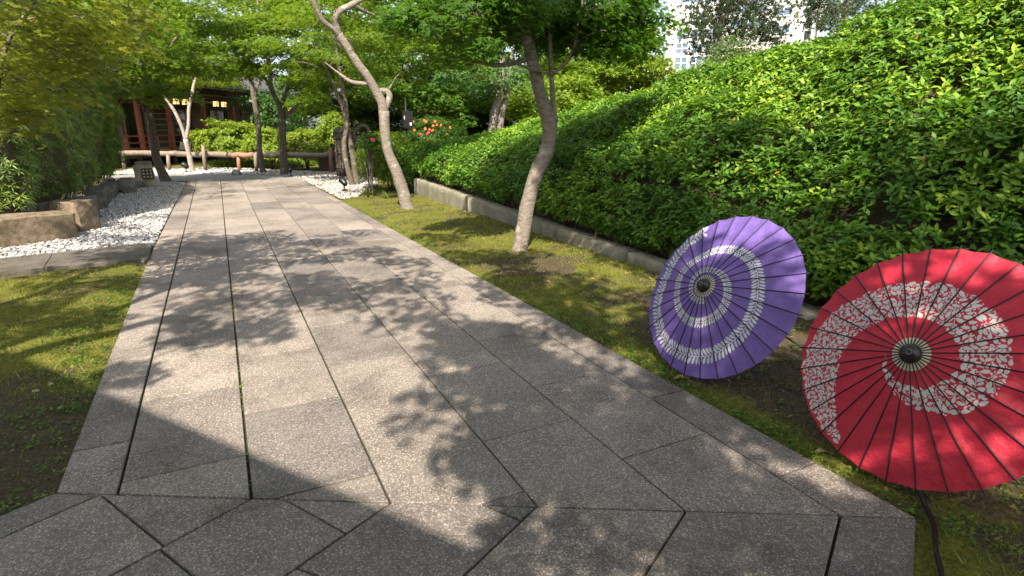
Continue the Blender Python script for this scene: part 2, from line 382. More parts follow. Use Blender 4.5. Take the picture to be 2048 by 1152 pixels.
def paving():
    path = empty('path', (0, 0, -.03)); tag(path, kind='structure')
    def slab(poly, gap=.012):
        dz = random.uniform(-.002, .0015)
        polyslab(poly, -.06, dz, gap).build('slab', 'slab', path)
    per = .979
    lanes = [(lx, lambda y: jx(0, y), 3.555), (lambda y: jx(0, y), lambda y: jx(1, y), 3.098), (lambda y: jx(1, y), lambda y: jx(2, y), 2.62),
             (lambda y: jx(2, y), lambda y: jx(3, y), 3.125), (lambda y: jx(3, y), lambda y: jx(4, y), 2.653), (lambda y: jx(4, y), lambda y: jx(5, y), 3.145), (lambda y: jx(5, y), rx, 2.66)]
    for li, (a, b, y0) in enumerate(lanes):
        ym = min(near_line(a(2.5)), near_line(b(2.5)))
        k0 = math.floor((ym-y0)/per)
        k = k0
        while True:
            ya = y0+k*per; yb = ya+per; k += 1
            if ya > 21.7: break
            x0a, x1a = a(ya), b(ya); la, lb = near_line(x0a), near_line(x1a)
            if yb <= lb+.03 and yb <= la+.03: continue
            pts = [(a(ya), ya), (b(ya), ya), (b(yb), yb), (a(yb), yb)]
            # clip with the slanting start line y > near_line(x), and the far end
            def clip(pts, fn):
                out = []
                for i in range(len(pts)):
                    p, q = pts[i-1], pts[i]; dp, dq = fn(p), fn(q)
                    if (dp < 0) != (dq < 0):
                        t = dp/(dp-dq); out.append((p[0]+(q[0]-p[0])*t, p[1]+(q[1]-p[1])*t))
                    if dq >= 0: out.append(q)
                return out
            pts = clip(pts, lambda p: p[1]-near_line(p[0]))
            if len(pts) >= 3: pts = clip(pts, lambda p: FAR_Y(p[0])-p[1])
            if len(pts) < 3: continue
            q = []
            for p in pts:
                if not q or math.dist(p, q[-1]) > .02: q.append(p)
            if len(q) > 2 and math.dist(q[0], q[-1]) < .02: q.pop()
            if len(q) < 3: continue
            slab(q, .015 if li < 3 else .010)
    g = lambda x, y: tuple(gnd(x, y)[:2])
    def on(p): return (p[0], near_line(p[0]))
    A = on(g(108, 985)); B = on(g(205, 990)); C_ = on(g(503, 992)); Dp = on(g(570, 995)); E_ = on(g(780, 1000)); Fp = on(g(968, 1006)); G_ = on(g(1070, 1010)); H_ = on(g(1370, 1020)); I_ = on(g(1680, 1030)); J_ = on(g(1835, 1035))
    e = np.array(g(325, 1088))-np.array(g(503, 992)); e /= np.linalg.norm(e)       # course direction of the turned slabs
    def ex(p, l): return (p[0]+e[0]*l, p[1]+e[1]*l)
    L = 2.6
    P1 = ex(C_, np.linalg.norm(np.array(g(325, 1088))-np.array(C_)))
    P2 = ex(E_, np.linalg.norm(np.array(g(690, 1065))-np.array(E_)))
    P3 = ex(G_, np.linalg.norm(np.array(g(1040, 1040))-np.array(G_)))
    B2 = on((B[0]-.01, 0))
    slab([A, B2, ex(B2, L), ex(A, L)])
    slab([B2, C_, P1]) ; slab([B2, P1, ex(P1, .95), ex(B2, 1.25)]); slab([ex(B2, 1.25), ex(P1, .95), ex(P1, 2.0), ex(B2, 2.3)])
    slab([C_, Dp, P2, ex(P2, .5), ex(P1, .02)]); slab([Dp, E_, P2]); slab([ex(P1, .02), ex(P2, .5), ex(P2, 1.5), ex(P1, 1.0)]); slab([ex(P1, 1.0), ex(P2, 1.5), ex(P2, 2.5), ex(P1, 2.0)])
    slab([E_, Fp, P3, ex(P3, .62), ex(P2, .25)]); slab([Fp, G_, P3]); slab([ex(P2, .25), ex(P3, .62), ex(P3, 1.6), ex(P2, 1.25)]); slab([ex(P2, 1.25), ex(P3, 1.6), ex(P3, 2.5), ex(P2, 2.2)])
    slab([G_, H_, ex(H_, .95), ex(P3, .9)]); slab([ex(P3, .9), ex(H_, .95), ex(H_, 1.9), ex(P3, 1.9)])
    slab([H_, I_, ex(I_, 1.1), ex(H_, 1.1)]); slab([ex(H_, 1.1), ex(I_, 1.1), ex(I_, 2.1), ex(H_, 2.1)])
    slab([I_, J_, ex(J_, 1.0), ex(I_, 1.0)]); slab([ex(I_, 1.0), ex(J_, 1.0), ex(J_, 2.0), ex(I_, 2.0)])
    # bed showing in the joints
    bed = MB(); q = [(-.9, 3.1), (2.6, 1.2), ex((2.6, 1.2), 2.4), ex((-.9, 3.1), 2.4)]
    bed.add([(*p, -.022) for p in q], [(0, 1, 2, 3)])
    q = [(-.88, 3.05), (2.58, 1.15), (2.4, 21.), (-1., 22.)]
    bed.add([(*p, -.02) for p in q], [(0, 1, 2, 3)])
    tag(bed.build('joint_bed', 'joint_soil', path), kind='structure')
    # cross path beyond, one smooth sheet
    pl = [g(335, 363.5), g(372, 364.3), (-1.0, FAR_Y(-1.)+.02), (2.3, FAR_Y(2.3)+.02), g(640, 352), g(560, 348.5), g(440, 346), g(345, 350), (-6, 27), (-6, 21.5)]
    pl = [(-7, 21.6), (-1.3, 21.9), (-1.02, FAR_Y(-1.)+.015), (2.45, FAR_Y(2.4)+.015), (2.75, 21.2), (2.2, 22.7), (1.2, 23.9), (.3, 24.6), (-.8, 25.3), (-7, 26.8)]
    tag(MB().add([(*p, -.002) for p in pl], [tuple(range(len(pl)))]).build('cross_path', 'far_paving'), kind='structure')
paving()

# ------------------------------------------------------------------ lawns: low moss and grass beside the path
LAWN_R = [(2.3, 1.), (2.3, 14.4), (3.2, 14.9), (4.4, 14.2), (4.42, 8), (4.45, 5.2), (4.6, 2.), (4.6, -.9), (1.2, -.9), (1.2, .3)]
LAWN_L = [(-.6, 3.1), (-.7, 8.75), (-1.3, 8.76), (-2.6, 8.34), (-6, 7.2), (-6, 0), (-1.9, 2.3)]
EN = np.array([-.465, .885])
def edge_d(x, y, side):
    if side > 0: return max(x-rx(y), (x-2.635)*.465-(y-1.177)*.885)
    return min(lx(y)-x, -(x+.908)*.465+(y-3.146)*.885)
def lz(x, y, side):
    h = .010+.030*noise.noise(Vector((x*1.3, y*1.3, 3)))+.012*noise.noise(Vector((x*5, y*5, 9)))
    e = max(0, min(1, (edge_d(x, y, side)-.02)/.3))
    if side > 0: return -.024+e*(.026+h+.045*max(0, min(1, (x-3.3)/1.)))
    return -.024+e*(.024+h)
def soilmask(x, y, side):
    n = .35*noise.noise(Vector((x*1.6, y*1.6, 40)))+.2*noise.noise(Vector((x*5, y*5, 41)))
    if side > 0:
        a = 1.25-((x-3.75)/.95)**2-((y-2.4)/2.6)**2; b = .8-((x-3.3)/.6)**2-((y-.6)/1.2)**2; c = .75-((x-3.4)/.8)**2-((y-6.2)/1.1)**2
        v = max(a, b, c)
    else: v = (5.2-y)*.9-.2
    return max(0., min(1., v*1.3+n*1.4))
def lawn(name, poly, side, step=.09):
    poly = np.array(poly); lo, hi = poly.min(0), poly.max(0)
    xs = np.arange(lo[0], hi[0]+step, step); ys = np.arange(lo[1], hi[1]+step, step*1.4)
    # regular grid, vertices snapped into the outline by dropping cells whose centre lies outside
    v = [(x, y, lz(x, y, side)) for y in ys for x in xs]; k = len(xs); f = []
    for j in range(len(ys)-1):
        cx_ = (xs[:-1]+xs[1:])/2; ins = inpoly(cx_, np.full(len(cx_), (ys[j]+ys[j+1])/2), poly)
        for i in np.nonzero(ins)[0]: f.append((j*k+i, j*k+i+1, (j+1)*k+i+1, (j+1)*k+i))
    me = bpy.data.meshes.new(name); me.from_pydata(v, [], f)
    bm = bmesh.new(); bm.from_mesh(me); bmesh.ops.delete(bm, geom=[q for q in bm.verts if not q.link_faces], context='VERTS'); bm.to_mesh(me); bm.free()
    a = me.attributes.new('soil', 'FLOAT', 'POINT')
    for k, q in enumerate(me.vertices): a.data[k].value = soilmask(q.co.x, q.co.y, side)
    me.polygons.foreach_set('use_smooth', [True]*len(me.polygons))
    o = link(name, me, 'earth'); tag(o, kind='structure'); return o
lawn('lawn', LAWN_R, 1); lawn('lawn', LAWN_L, -1)
def bare(x, y): return noise.noise(Vector((x*.9, y*.9, 21)))+.35*noise.noise(Vector((x*3.1, y*3.1, 4)))
def grass():
    P = []
    for poly, side, dens in ((LAWN_R, 1, 4200), (LAWN_L, -1, 4200)):
        q = scatter(poly, dens)
        for x, y in q:
            if y < .3 or random.random() < (y-5)*.06 or x < -3.6: continue
            b = bare(x, y)
            if side > 0:
                if random.random() < .93*soilmask(x, y, 1): continue
                if b < -.28 and random.random() < .6: continue
                if edge_d(x, y, 1) < (.004 if random.random() > .3 else -.016): continue
            else:
                if random.random() < .96*soilmask(x, y, -1): continue
                if edge_d(x, y, -1) < (.004 if random.random() > .3 else -.016): continue
            P.append((x, y, lz(x, y, side)-.004 if edge_d(x, y, side) > .004 else -.003))
    P = np.array(P); n = len(P)
    Z = unit(rv(n)*.9+np.array([0, 0, .25])); up = unit(np.array([[0, 0, 1.]])+rv(n)*.75)
    up[:, 2] = np.abs(up[:, 2])+.12
    S = rng.uniform(.018, .045, n)*(1+.6*(rng.random(n) < .06))
    rnd = np.clip(rng.normal(.5, .2, n)+np.array([.25*noise.noise(Vector((p[0]*2, p[1]*2, 5))) for p in P]), 0, 1)
    o = link('grass', leafmesh('grass', BLADE, P, up, Z, S, rnd), 'grass_blade'); tag(o, 'short moss and grass blades beside the paving', 'grass', kind='stuff')
    # creeping clover-like weeds
    P = []
    for _ in range(620):
        if random.random() < .72:
            y = random.choice([random.uniform(.9, 4.8), random.uniform(.9, 13.5)]); x = random.choice([rx(y)+abs(random.gauss(.03, .10)), random.uniform(rx(y)+.1, 4.3)]); s = 1
        else: y = random.uniform(2.9, 8); x = lx(y)-abs(random.gauss(.05, .25)); s = -1
        for k in range(random.randint(10, 34)):
            a = random.uniform(0, 6.28); r = abs(random.gauss(0, .055))
            xx, yy = x+r*math.cos(a), y+r*math.sin(a)
            if edge_d(xx, yy, s) < (-.02 if random.random() < .15 else .005): continue
            P.append((xx, yy, lz(xx, yy, s)+random.uniform(.004, .035)))
    for _ in range(60):
        i = random.choice([0, 1, 1, 2, 3]); y = random.uniform(near_line(jx(i, 2.5))+.05, 11); 
        for k in range(random.randint(3, 9)): yy = y+random.gauss(0, .05); P.append((jx(i, yy)+random.gauss(0, .004), yy, random.uniform(-.012, .006)))
    P = np.array(P); n = len(P)
    o = link('weeds', leafmesh('weeds', OVAL, P, rv(n)*np.array([1, 1, .35]), unit(np.array([[0, 0, 1.]])+rv(n)*.5), rng.uniform(.012, .03, n), rng.random(n)), 'weed_leaf')
    tag(o, 'tiny creeping weeds along the edges of the paving', 'weeds', kind='stuff')
grass()
# ------------------------------------------------------------------ gravel
def pebbles(name, poly, dens, s0, s1, m, z, label, lod=False):
    q = scatter(poly, dens); q = q[q[:, 1] > lod] if lod and lod > 0 else q[q[:, 1] <= -lod] if lod else q; n = len(q)
    base = np.array([(1, 0, 0), (-1, 0, 0), (0, 1, 0), (0, -1, 0), (0, 0, 1), (0, 0, -1)], float)
    # rounded: cube-sphere of 8 + 6 vertices
    cub = np.array([(i, j, k) for i in (-1, 1) for j in (-1, 1) for k in (-1, 1)], float)*.62
    tv = np.vstack([base, cub]); idx = lambda i, j, k: 6+(4*(i > 0)+2*(j > 0)+(k > 0))
    tf = []
    for ax in range(3):
        for sg in (0, 1):
            c = ax*2+sg; s = 1-2*sg
            ring = []
            for (p, r) in ((1, 1), (1, -1), (-1, -1), (-1, 1)):
                t = [0, 0, 0]; t[ax] = s; t[(ax+1) % 3] = p; t[(ax+2) % 3] = r; ring.append(idx(*t))
            for a in range(4): tf.append((c, ring[a], ring[(a+1) % 4]))
    tf = np.array(tf)
    tf = tf[(tv[tf].mean(1)[:, 2] > -.5)]
    if lod is None or (lod and lod > 0): tv = base; tf = np.array([(4, 0, 2), (4, 2, 1), (4, 1, 3), (4, 3, 0), (5, 2, 0), (5, 1, 2), (5, 3, 1), (5, 0, 3)])
    A = rng.random(n)*6.283; S = rng.uniform(s0, s1, n)*rng.choice([1, 1, 1.25], n); fl = rng.uniform(.45, .8, n); el = rng.uniform(.65, 1., n)
    V = np.repeat(tv[None], n, 0)*rng.uniform(.8, 1.15, (n, len(tv), 1))
    V = V*np.stack([np.ones(n), el, fl], 1)[:, None]*S[:, None, None]
    til = rng.normal(0, .35, n)
    y = V[..., 1]*np.cos(til)[:, None]-V[..., 2]*np.sin(til)[:, None]; zz = V[..., 1]*np.sin(til)[:, None]+V[..., 2]*np.cos(til)[:, None]
    x = V[..., 0]; X = x*np.cos(A)[:, None]-y*np.sin(A)[:, None]; Y = x*np.sin(A)[:, None]+y*np.cos(A)[:, None]
    V = np.stack([X+q[:, :1], Y+q[:, 1:], zz+z+rng.uniform(-.3, .5, (n, 1))*S[:, None]], 2)
    T = (tf[None]+len(tv)*np.arange(n)[:, None, None]).reshape(-1, 3)
    o = link(name, npmesh(name, V.reshape(-1, 3), T, np.repeat(rng.random(n), len(tv)), True), m); tag(o, label, 'gravel', kind='stuff')
def g2(x, y): return tuple(gnd(x, y)[:2])
GL = [(-1.05, 8.6), (-1.05, 21.5), (-1.6, 21.9), (-3.1, 21.9), (-2.75, 20), (-2.45, 14), (-2.4, 12.2), (-2.55, 11.3), (-5., 9.9), (-6, 8.6), (-2.6, 9.25), (-1.15, 10.), (-1.08, 8.95)]
def sheet(name, poly, z, m): return tag(MB().add([(*p[:2], z) for p in poly], [tuple(range(len(poly)))]).build(name, m), kind='structure')
sheet('gravel_bed', GL, -.028, 'grey_stone')
pebbles('white_gravel', GL, 900, .015, .028, 'pebble', -.012, 'white pebbles filling the bed between stones and paving', -12.)
pebbles('white_gravel', GL, 800, .018, .03, 'pebble', -.012, 'white pebbles in the far end of the bed by the lantern block', 12.)
GF = [(-2.6, 25.8), (-.8, 25.3), (.3, 24.6), (.9, 24.2), (1.2, 27.5), (-.5, 28.6), (-3.2, 29.6), (-4, 27)]
sheet('gravel_bed', GF, -.026, 'grey_stone')
pebbles('white_gravel', GF, 420, .03, .05, 'pebble', -.01, 'bright white pebbles in front of the log rail', None)
GR = [(2.45, 21.), (2.6, 14.8), (3.0, 14.9), (3.4, 16), (4.3, 18), (4.9, 20.5), (4.6, 23.6), (3.6, 24.4), (1.25, 27.4), (.9, 24.2), (1.2, 23.9), (2.2, 22.7), (2.75, 21.2)]
sheet('gravel_bed', GR, -.024, 'grey_stone')
pebbles('stone_chips', GR, 480, .018, .038, 'chips', -.008, 'grey and tan stone chips around the tree trunks', None)

# ------------------------------------------------------------------ edging stones, kerb and retaining wall
def rock(name, c, d, rotz, m, label, cat='stone', sub=3, amp=.16, seed=0, boxy=.75, group=None, parent=None):
    r_ = random.Random(seed*17+5); bm = bmesh.new(); bmesh.ops.create_cube(bm, size=2.)
    for k in range(11 if boxy > .5 else 22):           # split off chips with random planes
        a = Vector((r_.gauss(0, 1), r_.gauss(0, 1), r_.gauss(0, .8))).normalized(); ext = abs(a.x)+abs(a.y)+abs(a.z)
        dist = ext*r_.uniform(.80, .97) if boxy > .5 else r_.uniform(.92, 1.12)
        res = bmesh.ops.bisect_plane(bm, geom=bm.verts[:]+bm.edges[:]+bm.faces[:], plane_co=a*dist, plane_no=a, clear_outer=True)
        bmesh.ops.holes_fill(bm, edges=[e for e in res['geom_cut'] if isinstance(e, bmesh.types.BMEdge)], sides=0)
    bmesh.ops.bevel(bm, geom=bm.edges[:], offset=.035, segments=1, affect='EDGES'); bmesh.ops.triangulate(bm, faces=bm.faces[:])
    bmesh.ops.subdivide_edges(bm, edges=[e for e in bm.edges if e.calc_length() > .35], cuts=2); bmesh.ops.triangulate(bm, faces=bm.faces[:])
    for v in bm.verts:
        p = v.co.copy(); n = noise.noise(p*2.1+Vector((seed*7.3, seed, 0)))*amp*.5+noise.noise(p*6.+Vector((seed, 0, seed*3)))*amp*.25
        q = p*(1+n); v.co = Vector((q.x*d[0]/2, q.y*d[1]/2, q.z*d[2]/2))
    me = bpy.data.meshes.new(name); bm.to_mesh(me); bm.free()
    o = link(name, me, m); o.location = c; o.rotation_euler = (0, 0, rotz); tag(o, label, cat, group); return o
def left_stones():
    a = gnd(-160, 520); b = gnd(135, 476)
    ang = math.atan2(b[1]-a[1], b[0]-a[0])
    m = (a+b)/2; ln = math.hypot(b[0]-a[0], b[1]-a[1])
    rock('edging_stone', (m[0]-.25*math.sin(ang)*-0-.0, m[1]+.26, .16), (ln, .5, .54), ang, 'brown_stone', 'large tan edging stone under the clipped hedge, sunlit front', amp=.07, seed=1, boxy=.95)
    c = gnd(158, 464); rock('edging_stone', (c[0]-.10, c[1]+.28, .2), (.42, .62, .60), RD(58), 'brown_stone', 'narrow brown edging stone at the corner of the hedge bed', amp=.07, seed=2, boxy=.94)
    spec = [(190, 445, 1.2, .42, .52, 'long grey-brown edging stone after the corner stone'), (214, 412, 1.7, .40, .46, 'low grey-brown edging stone midway along the dark hedge'), (234, 393, 1.6, .4, .40, 'mossy low edging stone beside the white pebbles')]
    for i, (px, py, l, w, h, lab) in enumerate(spec):
        c = gnd(px, py); rock('edging_stone', (c[0]-.20, c[1]+.3, h*.3), (w, l, h), RD(4), 'grey_stone', lab, amp=.09, seed=5+i, boxy=.92)
    c = gnd(250, 386); rock('boulder', (c[0], c[1]+.2, .12), (.5, .6, .5), .4, 'grey_stone', 'rounded pale boulder in front of the lantern stone', amp=.14, seed=11, boxy=.3)
    c = gnd(272, 378); rock('boulder', (c[0]-.1, c[1]+.5, .08), (.8, .55, .36), .1, 'grey_stone', 'flat dark boulder beside the foot of the lantern stone', amp=.14, seed=13, boxy=.3)
    # granite kerb strip
    A = gnd(-260, 573)[:2]; B = gnd(300, 521)[:2]; C_ = gnd(304, 490)[:2]; D_ = gnd(-260, 548)[:2]
    k = empty('kerb', (*A, 0), 'flat dark granite kerb strip between white pebbles and grass', 'kerb')
    mid1 = A+(B-A)*.58; mid2 = D_+(C_-D_)*.60
    polyslab([A, mid1, mid2, D_], -.06, .035, .008).build('kerb_block', 'kerb_stone', k); polyslab([mid1, B, C_, mid2], -.06, .036, .008).build('kerb_block', 'kerb_stone', k)
left_stones()
def wall_x(y): return 4.37+.012*(14.2-y)
def wall_top(y): return .17+(.45-.17)*max(0, min(1, (y-5.3)/8.8))-.02*max(0, 5.3-y)
def retaining_wall():
    w = empty('retaining_wall', (4.4, 8, 0), 'low rough granite retaining wall holding up the camellia hedge', 'wall')
    cuts = [-1., .9, 2.55, 4.15, 5.72, 7.42, 10.9, 14.15]
    for i in range(len(cuts)-1):
        y0, y1 = cuts[i]+.006, cuts[i+1]-.006; mb = MB(); nx, ny, nz = 3, max(6, int((y1-y0)/.16)), 5
        dx = random.uniform(-.012, .012)
        def P(u, v, s):   # front, top, back as one bent sheet
            y = y0+(y1-y0)*v; t = wall_top(y)+.012*noise.noise(Vector((y*2.5, 0, i)))
            if s == 0: x, z = 0, -.08+(t-.02+.08)*u
            elif s == 1: x, z = .02, t
            else: x, z = .24, t-.01
            n = .014*noise.noise(Vector((y*5, z*6, i*3.)))
            return (wall_x(y)+x+n+dx, y, z)
        cols = [(k/nz, 0) for k in range(nz+1)]+[(0, 1), (0, 2)]
        v = [P(u, j/ny, s) for j in range(ny+1) for (u, s) in cols]+[(wall_x(y0+(y1-y0)*j/ny)+.24, y0+(y1-y0)*j/ny, -.08) for j in range(ny+1)]
        k = len(cols); f = [(j*k+a, j*k+a+1, (j+1)*k+a+1, (j+1)*k+a) for j in range(ny) for a in range(k-1)]
        o0 = (ny+1)*k
        f += [tuple(range(k))+(o0,), tuple(ny*k+a for a in range(k))[::-1]+() + (o0+ny,)]
        mb.v, mb.f = v, [tuple(q[::-1]) for q in f]
        mb.build('stone_block', 'granite', w, True)
    o = w
    mb = MB(); 
    polyslab([(4.38, 14.17), (5.6, 14.45), (5.6, 14.75), (4.38, 14.45)], -.08, .45, .01, .015).build('stone_block', 'granite', w)
retaining_wall()

# ------------------------------------------------------------------ camellia hedge on its bank
def crest(y): 
    return float(np.interp(y, [-1, 2, 4.7, 8, 11, 14, 17], [3.3, 3.2, 2.9, 2.38, 2.0, 1.55, 1.1]))
def hedge_pt(u, y):
    """u 0..1 front face foot to shoulder, 1..2 slope to the crest, 2..3 over the back"""
    c = crest(y); x0 = wall_x(y)+.20; z0 = wall_top(y)+.12; sh = z0+.62+.05*math.sin(y*1.7)
    if u < 1: x = x0+.22*u**1.8-.16*math.sin(u*math.pi); z = z0+(sh-z0)*u
    elif u < 2: t = u-1; x = x0+.22+1.85*t; z = sh+(c-sh)*(t**.9)
    else: t = u-2; x = x0+2.07+1.6*t; z = c-.1*t-.5*t*t
    n = .13*noise.noise(Vector((x*1.1, y*1.1, z*1.1)))+.07*noise.noise(Vector((x*3, y*3, z*3)))
    return np.array([x-n*.6, y, z+n])
def hedge():
    # bank under the leaves
    us = np.linspace(0, 3, 25); ys = np.linspace(-1.2, 16.2, 60)
    v = []
    for y in ys:
        for u in us:
            p = hedge_pt(u, y); v.append((p[0]+.16, p[1], p[2]-.13))
    v2 = v; k = len(us); f = [(j*k+i, (j+1)*k+i, (j+1)*k+i+1, j*k+i+1) for j in range(len(ys)-1) for i in range(k-1)]
    b = MB().add(v2, f)
    # skirt down to the ground behind the wall
    n0 = len(b.v); 
    for y in ys: b.v.append((wall_x(y)+.235, y, wall_top(y)-.03))
    for j in range(len(ys)-1): b.f.append((n0+j, n0+j+1, (j+1)*k, j*k))
    n1 = len(b.v)
    for y in ys: p = hedge_pt(3, y); b.v.append((p[0]+3., y, -.1))
    for j in range(len(ys)-1): b.f.append((j*k+k-1, (j+1)*k+k-1, n1+j+1, n1+j))
    tag(b.build('hedge_bank', 'soil'), kind='structure')
    root = empty('camellia_hedge', (5.2, 6, .3), 'broad glossy camellia hedge covering the bank above the granite wall', 'hedge')
    def sheet_shoots(n, size0, size1):
        u = np.where(rng.random(n) < .27, rng.random(n)*1.05, 1.05+rng.random(n)*1.25); y = -1+17*rng.random(n)**1.3
        ok = ~((u < .4) & (rng.random(n) < .35)) & ~((y > 9) & (rng.random(n) < .2)); u, y = u[ok], y[ok]; n = len(u)
        p = np.array([hedge_pt(a, b_) for a, b_ in zip(u, y)]); e = .02
        du = np.array([hedge_pt(a+e, b_) for a, b_ in zip(u, y)])-p; dy = np.array([hedge_pt(a, b_+e) for a, b_ in zip(u, y)])-p
        nr = unit(np.cross(du, dy)); nr = np.where(((nr[:, 2] < 0) & (nr[:, 0] > 0))[:, None] | (nr @ np.array([-.6, 0, .8]) < 0)[:, None], -nr, nr)
        dpt = rng.random(n)**2.0*.16
        tn = .38+.15*np.clip((u-1.25)/.5, 0, 1)+np.array([.30*noise.noise(Vector(q*1.4))+.22*noise.noise(Vector(q*4)) for q in p])-dpt*1.2  # upper slope leaves toned lighter, sunlight on the top put into the colour
        return p-nr*(dpt-.05)[:, None], nr, tn, rng.uniform(size0, size1, n)
    p, nr, tn, sz = sheet_shoots(31000, .060, .094); m = len(p); K = 6
    ax = unit(nr*.7+np.array([0, 0, .6])+rng.normal(size=(m, 3))*.28); h = unit(np.cross(ax, rng.normal(size=(m, 3)))); q = np.cross(ax, h); a0 = rng.random(m)*6.28
    P, X, Z, S, Rn = [], [], [], [], []
    for i in range(K):
        a = a0+i*2.4; lift = .15+.95*(i/K)+rng.normal(size=m)*.18
        d = unit((h*np.cos(a)[:, None]+q*np.sin(a)[:, None])*np.cos(lift)[:, None]+ax*(np.sin(lift)*.8)[:, None])
        P.append(p+ax*((.075*i/K-.045)*sz/.08)[:, None]); X.append(d); Z.append(ax+rng.normal(size=(m, 3))*.28-d*.2); S.append(sz*rng.uniform(.75, 1.15, m))
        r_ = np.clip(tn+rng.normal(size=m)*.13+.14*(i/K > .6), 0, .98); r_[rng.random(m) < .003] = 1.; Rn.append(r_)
    P = np.vstack(P); X = np.vstack(X); Z = np.vstack(Z); S = np.concatenate(S); Rn = np.concatenate(Rn)
    # the largest-looking leaves become leaves of their own
    v = P-np.array([0, 0, CAMH]); d = v@F; sx = CX+FPX*(v@R)/d; sy = CY+FPX*(v@D)/d
    ok = (d > 1) & (sx > 1150) & (sx < 2040) & (sy > 60) & (sy < 640)
    view = unit(-v); face = np.abs((unit(Z)*view).sum(1)); score = np.where(ok, S/d*face, 0)
    pick = np.argsort(-score)[:600]; pick = pick[::2][:290]
    keep = np.ones(len(P), bool); keep[pick] = False
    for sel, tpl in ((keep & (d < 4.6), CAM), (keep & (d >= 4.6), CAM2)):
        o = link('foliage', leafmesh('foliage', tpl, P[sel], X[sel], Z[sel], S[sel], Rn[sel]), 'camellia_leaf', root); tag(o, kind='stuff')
    variants = []
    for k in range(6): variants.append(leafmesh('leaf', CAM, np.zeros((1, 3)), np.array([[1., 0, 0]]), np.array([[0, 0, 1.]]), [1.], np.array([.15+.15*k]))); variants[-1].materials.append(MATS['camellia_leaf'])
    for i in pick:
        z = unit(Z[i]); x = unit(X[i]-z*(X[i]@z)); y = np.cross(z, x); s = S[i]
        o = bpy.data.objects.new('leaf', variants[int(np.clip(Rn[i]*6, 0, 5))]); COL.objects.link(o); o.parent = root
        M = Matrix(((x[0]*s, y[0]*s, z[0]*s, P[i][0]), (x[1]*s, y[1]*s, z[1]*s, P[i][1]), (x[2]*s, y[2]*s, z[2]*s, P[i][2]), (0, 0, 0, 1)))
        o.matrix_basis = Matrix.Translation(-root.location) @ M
    st = MB()
    for _ in range(420):
        y = rng.uniform(.3, 14); p = hedge_pt(rng.uniform(.1, .8), y); b0 = np.array([wall_x(y)+.30+rng.random()*.25, y+rng.normal()*.05, wall_top(y)-.03])
        st.tube([b0, (b0+p)/2+rng.normal(size=3)*.03, p], [.007, .005, .003], 4, False)
    tag(st.build('stem', 'twig', root), kind='stuff')
hedge()

